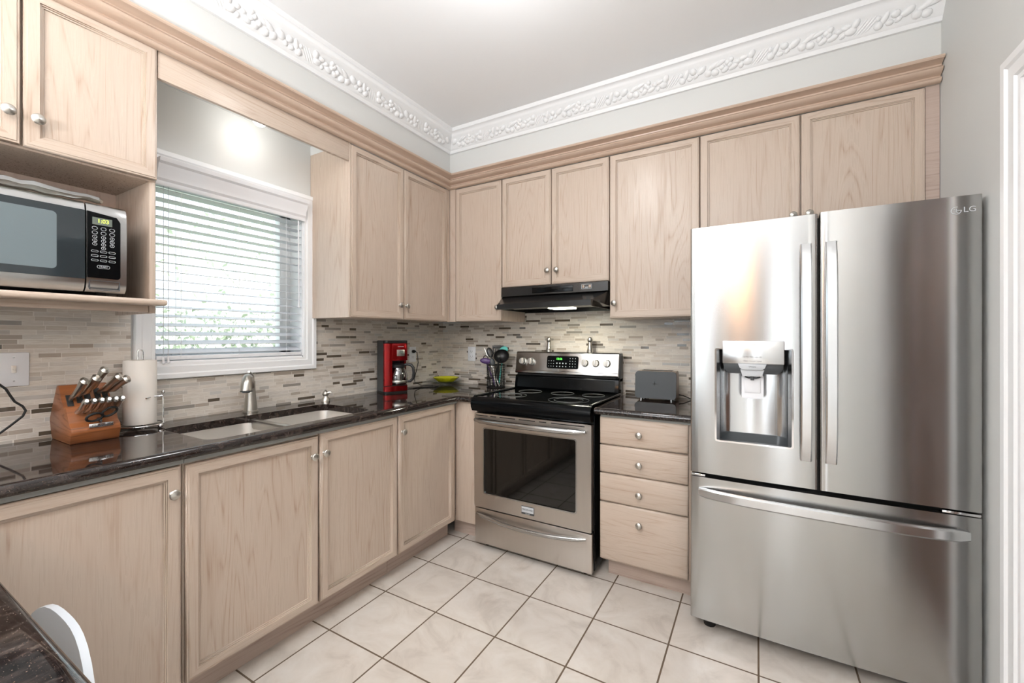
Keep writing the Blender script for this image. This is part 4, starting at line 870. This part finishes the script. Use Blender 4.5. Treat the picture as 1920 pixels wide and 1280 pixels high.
m = MB(); cprism(m, [(.053, .095), (.053, -.005), (W-.02, -.003), (W-.006, .004), (W, .02), (W, .095)], .215, .330, bev=.0015); m.build('brew_head', 'red', c)
m = MB(); cprism(m, [(W-.018, .03), (W-.004, .03), (W-.002, .098), (W-.018, .098)], .051, .215); m.build('right_column', 'red', c)
m = MB(); cprism(m, bodyp, .330, .350, bev=.003); m.build('lid', 'black', c)
MB().box(.084, .138, -.0095, -.002, .245, .288, .002, mat=cm).build('control_plate', 'nickel', c); MB().box(.102, .128, -.0115, -.009, .262, .282, .001, mat=cm).build('display', 'lcd', c)
mk = MB(); [mk.box(.092+i*.006, .0955+i*.006, -.006, -.0045, .307, .311, mat=cm) for i in range(7)]; mk.build('maker_mark', 'mark', c)
cc = cm @ Vector((.110, .030, 0))
cf = MB().lathe([(.045, .0525), (.056, .060), (.061, .085), (.060, .115), (.050, .150), (.040, .168), (.040, .176)], (cc.x, cc.y, ZK), seg=32, caps=False).build('carafe', 'carafe', c)
MB().lathe([(.043, .166), (.045, .172), (.045, .186), (.030, .194), (0, .195)], (cc.x, cc.y, ZK), seg=28).build('lid', 'black', cf)
MB().lathe([(.0625, .067), (.0635, .070), (.0635, .080), (.0625, .083)], (cc.x, cc.y, ZK), seg=28, caps=False).build('band', 'nickel', cf)
hd = (t_*.8 - n_*-.6).normalized()
hp = [Vector((cc.x, cc.y, ZK))+hd*a+Vector((0, 0, z)) for a, z in ((.038, .184), (.062, .190), (.086, .184), (.101, .165), (.104, .130), (.098, .092), (.080, .074), (.060, .073))]
MB().tube(hp, [.009, .010, .010, .010, .0095, .009, .009, .007], 10, flat=.75).build('handle', 'black', cf)
pl = MB().tube([(.0145, -.374, 1.178), (.040, -.374, 1.178), (.058, -.376, 1.170), (.066, -.380, 1.140), (.066, -.372, 1.095), (.058, -.385, 1.03), (.052, -.400, .975), (.056, -.395, .945), (.085, -.36, .925), (.16, -.30, .918), (.20, -.30, .9175), (.205, -.335, .9175), (.15, -.42, .9175), (.10, -.50, .9175), (.08, -.56, .925)], .0028, 8)
pl.lathe([(.012, 0), (.012, .014), (.008, .022), (.0045, .030)], (.0140, -.374, 1.178), (1, 0, 0), 12); pl.build('power_cord', 'rubber', c)

# ------------------------------------------------------------------ bowls
bx, by = .148, -.145
def bowl(prof, wavy, amp=.006, z0=ZK, nseg=48, p0=(bx, by)):
    vs = []; fs = []; K = len(prof)
    for i in range(nseg):
        a = 2*math.pi*i/nseg
        for r, z in prof:
            s = 1+amp*wavy_f(a, wavy)*(r/.1)
            vs.append((p0[0]+r*s*math.cos(a), p0[1]+r*s*math.sin(a), z0+z))
    for i in range(nseg):
        i2 = (i+1) % nseg
        for j in range(K-1): fs.append([i*K+j, i2*K+j, i2*K+j+1, i*K+j+1])
    return MB().add(vs, fs, 0, True)
def wavy_f(a, n): return math.cos(n*a)
m = bowl([(0, .004), (.045, .004), (.070, .010), (.112, .026), (.122, .030), (.123, .033), (.110, .031), (.068, .014), (.045, .008), (0, .008)], 10, .02); m.lathe([(.050, ZK), (.050, ZK+.006)], (bx, by, 0), seg=28, caps=False)
tag(m.build('glass_plate', 'clear', origin=(bx, by, ZK)), 'scalloped clear glass plate under the yellow bowl in the corner', 'plate')
m = bowl([(0, .014), (.035, .014), (.060, .022), (.082, .040), (.100, .054), (.102, .056), (.098, .057), (.078, .043), (.058, .027), (.033, .019), (0, .019)], 12, .04)
tag(m.build('glass_bowl', 'yellow', origin=(bx, by, ZK+.014)), 'yellow scalloped glass bowl stacked on the clear plate', 'bowl')

# ------------------------------------------------------------------ utensil basket and utensils
ux, uy = .592, -.112
c = T('utensil_basket', 'round black wire basket holding cooking utensils left of the stove', 'basket', (ux, uy, ZK))
m = MB(); ur = .066
for z in (ZK+.004, ZK+.022, ZK+.040, ZK+.058, ZK+.076, ZK+.094, ZK+.112, ZK+.130, ZK+.148, ZK+.166): m.tube([(ux+ur*math.cos(2*math.pi*i/28), uy+ur*math.sin(2*math.pi*i/28), z) for i in range(28)], .0017 if z < ZK+.16 and z > ZK+.01 else .0036, 5, closed=True)
for i in range(18):
    a = 2*math.pi*i/18; m.tube([(ux+ur*math.cos(a), uy+ur*math.sin(a), ZK+.004), (ux+ur*math.cos(a), uy+ur*math.sin(a), ZK+.166)], .0019, 5)
m.lathe([(0, ZK+.002), (ur, ZK+.002), (ur, ZK+.005), (0, ZK+.005)], (ux, uy, 0), seg=28); m.build('basket', 'rubber', c)
def utensil(name, label, cat, b, t, hm, head, hmat):
    b = Vector(b); t = Vector(t); o = T(name, label, cat, b); MB().tube([b, b+(t-b)*.5, t], [.006, .0055, .004], 8).build('handle', hm, o)
    head(t, (t-b).normalized()).build('head', hmat, o); return o
cf_ = Vector((-.5007, .8656, 0)); rt_ = Vector((.8656, .5007, 0))
def ell(sx, sy, sz, up_off=0): 
    def h(t, d):
        rot = Matrix((rt_, (d.cross(rt_)).normalized(), d)).transposed(); return MB().ball(t+d*up_off, 1, 0, sx, sy, sz, rot, 16, 10)
    return h
Z = ZK+.012
def turner(t, d):
    mb = MB(); rot = Matrix((rt_, (d.cross(rt_)).normalized(), d)).transposed().to_4x4(); rot.translation = t
    mb.box(-.042, .042, -.0015, .0015, .052, .074, .001, mat=rot).box(-.028, .028, -.0015, .0015, 0, .014, .001, mat=rot)
    for i in range(5): x = -.036+i*.018; mb.box(x-.0058, x+.0058, -.0015, .0015, .008, .058, .001, mat=rot)
    return mb
def ladle(t, d):
    mb = MB(); prof = []
    for i in range(9): a = R(90*i/8); prof.append((.056*math.cos(a), -.042*math.sin(a)))
    prof2 = [(r*.93, z*.93) for r, z in prof[::-1]]
    mb.lathe([(r, z) for r, z in prof]+prof2, t+Vector((.012, 0, .012)), (.35, -.80, .50), 24, caps=False); return mb
utensil('turner', 'black slotted turner standing at the back of the wire basket', 'utensil', (ux+.005, uy+.02, Z), (ux+.0, uy+.03, ZK+.236), 'black', turner, 'black')
utensil('ladle', 'black ladle leaning right in the wire basket', 'utensil', (ux-.02, uy-.01, Z), (ux+.046, uy-.015, ZK+.222), 'black', ladle, 'black')
utensil('spoon', 'tall black spoon left of the slotted turner in the basket', 'utensil', (ux+.01, uy+.0, Z), (ux-.054, uy+.01, ZK+.235), 'black', ell(.024, .008, .040, .022), 'black')
utensil('spatula', 'purple silicone spoon leaning left over the basket rim', 'utensil', (ux+.01, uy-.02, Z), (ux-.054, uy-.045, ZK+.186), 'purple', ell(.044, .014, .024, .010), 'purple')
utensil('spatula', 'teal silicone spatula tip behind the black ladle', 'utensil', (ux+.0, uy+.04, Z), (ux+.036, uy+.05, ZK+.258), 'teal', ell(.030, .009, .026, .020), 'teal')
utensil('spoon', 'steel serving spoon in the middle of the wire basket', 'utensil', (ux+.02, uy-.03, Z), (ux-.008, uy-.03, ZK+.165), 'nickel', ell(.020, .006, .03, .022), 'dgrey')
utensil('skewer', 'thin steel skewer sticking out leftmost from the basket', 'utensil', (ux+.03, uy+.0, Z), (ux-.10, uy-.0, ZK+.285), 'nickel', ell(.003, .003, .01), 'nickel')
k = T('measuring_spoon', 'small black ring-handled measuring spoon at the left basket rim', 'utensil', (ux-.045, uy-.01, Z))
MB().tube([(ux-.045, uy-.01, Z), (ux-.068, uy-.02, ZK+.19)], .004).tube([(ux-.078+.020*math.cos(2*math.pi*i/20), uy-.02, ZK+.212+.022*math.sin(2*math.pi*i/20)) for i in range(20)], .0035, 6, closed=True).build('handle', 'rubber', k)

# ------------------------------------------------------------------ toaster
c = T('toaster', 'dark grey two-slice toaster on the granite right of the stove', 'toaster', (1.76, -.13, ZK))
TX0, TX1 = 1.640, 1.872
def tprof(y0, y1, z0, z1, r, lean):
    p = []
    for cy, cz, a in ((y1-r-lean, z1-r, 0), (y0+r+lean, z1-r, 90), (y0+.012, z0+.012, 180), (y1-.012, z0+.012, 270)):
        rr = r if a in (0, 90) else .012
        for i in range(5): t = R(a+90*i/4); p.append((cy+rr*math.cos(t), cz+rr*math.sin(t)))
    return p
MB().prism(tprof(-.202, -.072, ZK+.012, ZK+.172, .022, .014), 'x', TX0+.008, TX1-.004, bev=.004).build('body', 'taupe', c)
b = slab(rrect(TX0, TX1, ZK+.012, ZK+.170, .020, 5), [], 0, .014)
for v in b.verts: v.co = Vector((v.co.x, -.204-(v.co.z-.0)+.0+(v.co.y-ZK-.012)*.09, v.co.y))
bmesh.ops.recalc_face_normals(b, faces=b.faces[:]); MB().bm(b).build('front_shell', 'dgrey', c)
MB().box(TX0+.03, TX1-.03, -.165, -.145, ZK+.1715, ZK+.1735).box(TX0+.03, TX1-.03, -.130, -.110, ZK+.1715, ZK+.1735).build('slot', 'rubber', c)
MB().box(TX0-.016, TX0+.01, -.150, -.125, ZK+.135, ZK+.146, .002).build('lever', 'black', c); MB().lathe([(.016, 0), (.015, .012), (0, .013)], (TX0+.006, -.137, ZK+.055), (-1, 0, 0), 18).build('dial', 'black', c)
for x in (TX0+.03, TX1-.03):
    for y in (-.185, -.09): MB().lathe([(.009, ZK), (.009, ZK+.014)], (x, y, 0), seg=10).build('foot', 'chrome', c)
sx_, sz_ = 1.752, ZK+.098; sy_ = -.218+.086*.09-.0012; st_ = []
for i in range(8):
    a = R(45*i+90); r_ = (.017 if i % 2 == 0 else .003)*(1.6 if i == 6 else 1); st_.append((sx_+r_*math.cos(a), sz_+r_*math.sin(a)))
MB().prism(st_, 'y', sy_, sy_+.003).build('star_logo', 'rubber', c)
MB().tube([(TX1-.02, -.09, ZK+.03), (TX1+.02, -.085, ZK+.024), (TX1+.06, -.075, ZK+.006), (TX1+.09, -.06, ZK+.004), (TX1+.11, -.03, ZK+.02)], .003, 8).build('power_cord', 'rubber', c)

# ------------------------------------------------------------------ chair tucked under the peninsula
c = T('chair', 'pale grey moulded chair tucked against the peninsula counter', 'chair', (1.06, -2.66, 0))
vs = []; fs = []; nx, nz = 16, 12; cx = 1.083
for side in (0, 1):
    for i in range(nx+1):
        u = -1+2*i/nx
        for j in range(nz+1):
            v = j/nz; zt = .44+(.734-.44)*(1-abs(u)**3.2*.55); z = .44+(zt-.44)*v; x = cx+.247*u*(1-.03*v)
            vs.append((x, -2.505-.02*u*u-.0+.012*v-(.012 if side else 0), z))
K = (nx+1)*(nz+1)
for s_ in (0, 1):
    for i in range(nx):
        for j in range(nz): q = [s_*K+i*(nz+1)+j, s_*K+(i+1)*(nz+1)+j, s_*K+(i+1)*(nz+1)+j+1, s_*K+i*(nz+1)+j+1]; fs.append(q if s_ else q[::-1])
for i in range(nx):
    a = i*(nz+1)+nz; b_ = (i+1)*(nz+1)+nz; fs.append([a, b_, K+b_, K+a]); a -= nz; b_ -= nz; fs.append([b_, a, K+a, K+b_])
for i in (0, nx):
    for j in range(nz): a = i*(nz+1)+j; fs.append([a, a+1, K+a+1, K+a])
MB().add(vs, fs, 0, True).build('backrest', 'chair', c)
MB().prism(rrect(.86, 1.23, -2.93, -2.53, .07), 'z', .430, .452, bev=.004).build('seat', 'chair', c)
for x, y in ((.89, -2.57), (1.20, -2.57), (.89, -2.89), (1.20, -2.89)): MB().tube([(x, y, .44), (x+(.02 if x > 1 else -.02), y+(.02 if y > -2.7 else -.02), 0)], [.014, .011], 10).build('leg', 'nickel', c)

# ------------------------------------------------------------------ garden outside the window
m = MB().box(-14, -.2, -9, 10, -.4, -.05); S(m.build('ground', 'lawn'))
def foliage(name, label, cat, center, rad, n, seed, size=.09, trunk=None):
    rn = random.Random(seed); vs = []; fs = []; C0 = Vector(center)
    for i in range(n):
        while True:
            p = Vector((rn.uniform(-1, 1), rn.uniform(-1, 1), rn.uniform(-1, 1)))
            if .25 < p.length < 1: break
        p = C0+Vector((p.x*rad[0], p.y*rad[1], p.z*rad[2])); q = Euler((rn.uniform(0, 6), rn.uniform(0, 6), rn.uniform(0, 6))).to_matrix(); s = size*rn.uniform(.6, 1.3); o = len(vs)
        for a, b2, h in ((-.5, 0, 0), (0, -.28, .05), (.5, 0, 0), (0, .28, .05)): vs.append(p+q @ Vector((a*s, b2*s, h*s)))
        fs.append([o, o+1, o+2, o+3])
    t = T(name, label, cat, (C0.x, C0.y, 0)); MB().add(vs, fs).build('foliage', 'leaf', t)
    if trunk:
        mb = MB()
        for a, b2, r_ in trunk: mb.tube([a, ((a[0]+b2[0])/2+.05, (a[1]+b2[1])/2, (a[2]+b2[2])/2), b2], [r_, r_*.8, r_*.5], 8)
        mb.build('trunk', 'bark', t)
foliage('hedge', 'clipped green hedge seen through the lower half of the blind', 'hedge', (-4.6, 1.0, .75), (.5, 4.2, 1.0), 9000, 11, .13)
foliage('tree', 'sparse pale green tree seen through the upper blind slats', 'tree', (-7.0, 2.0, 3.2), (1.4, 4.0, 1.7), 1300, 12, .13, [((-7.0, 2.2, 0), (-7.0, 2.0, 2.6), .05), ((-7.0, 2.0, 2.4), (-6.8, 3.5, 4.0), .02), ((-7.0, 2.0, 2.3), (-7.1, .4, 4.0), .02)])
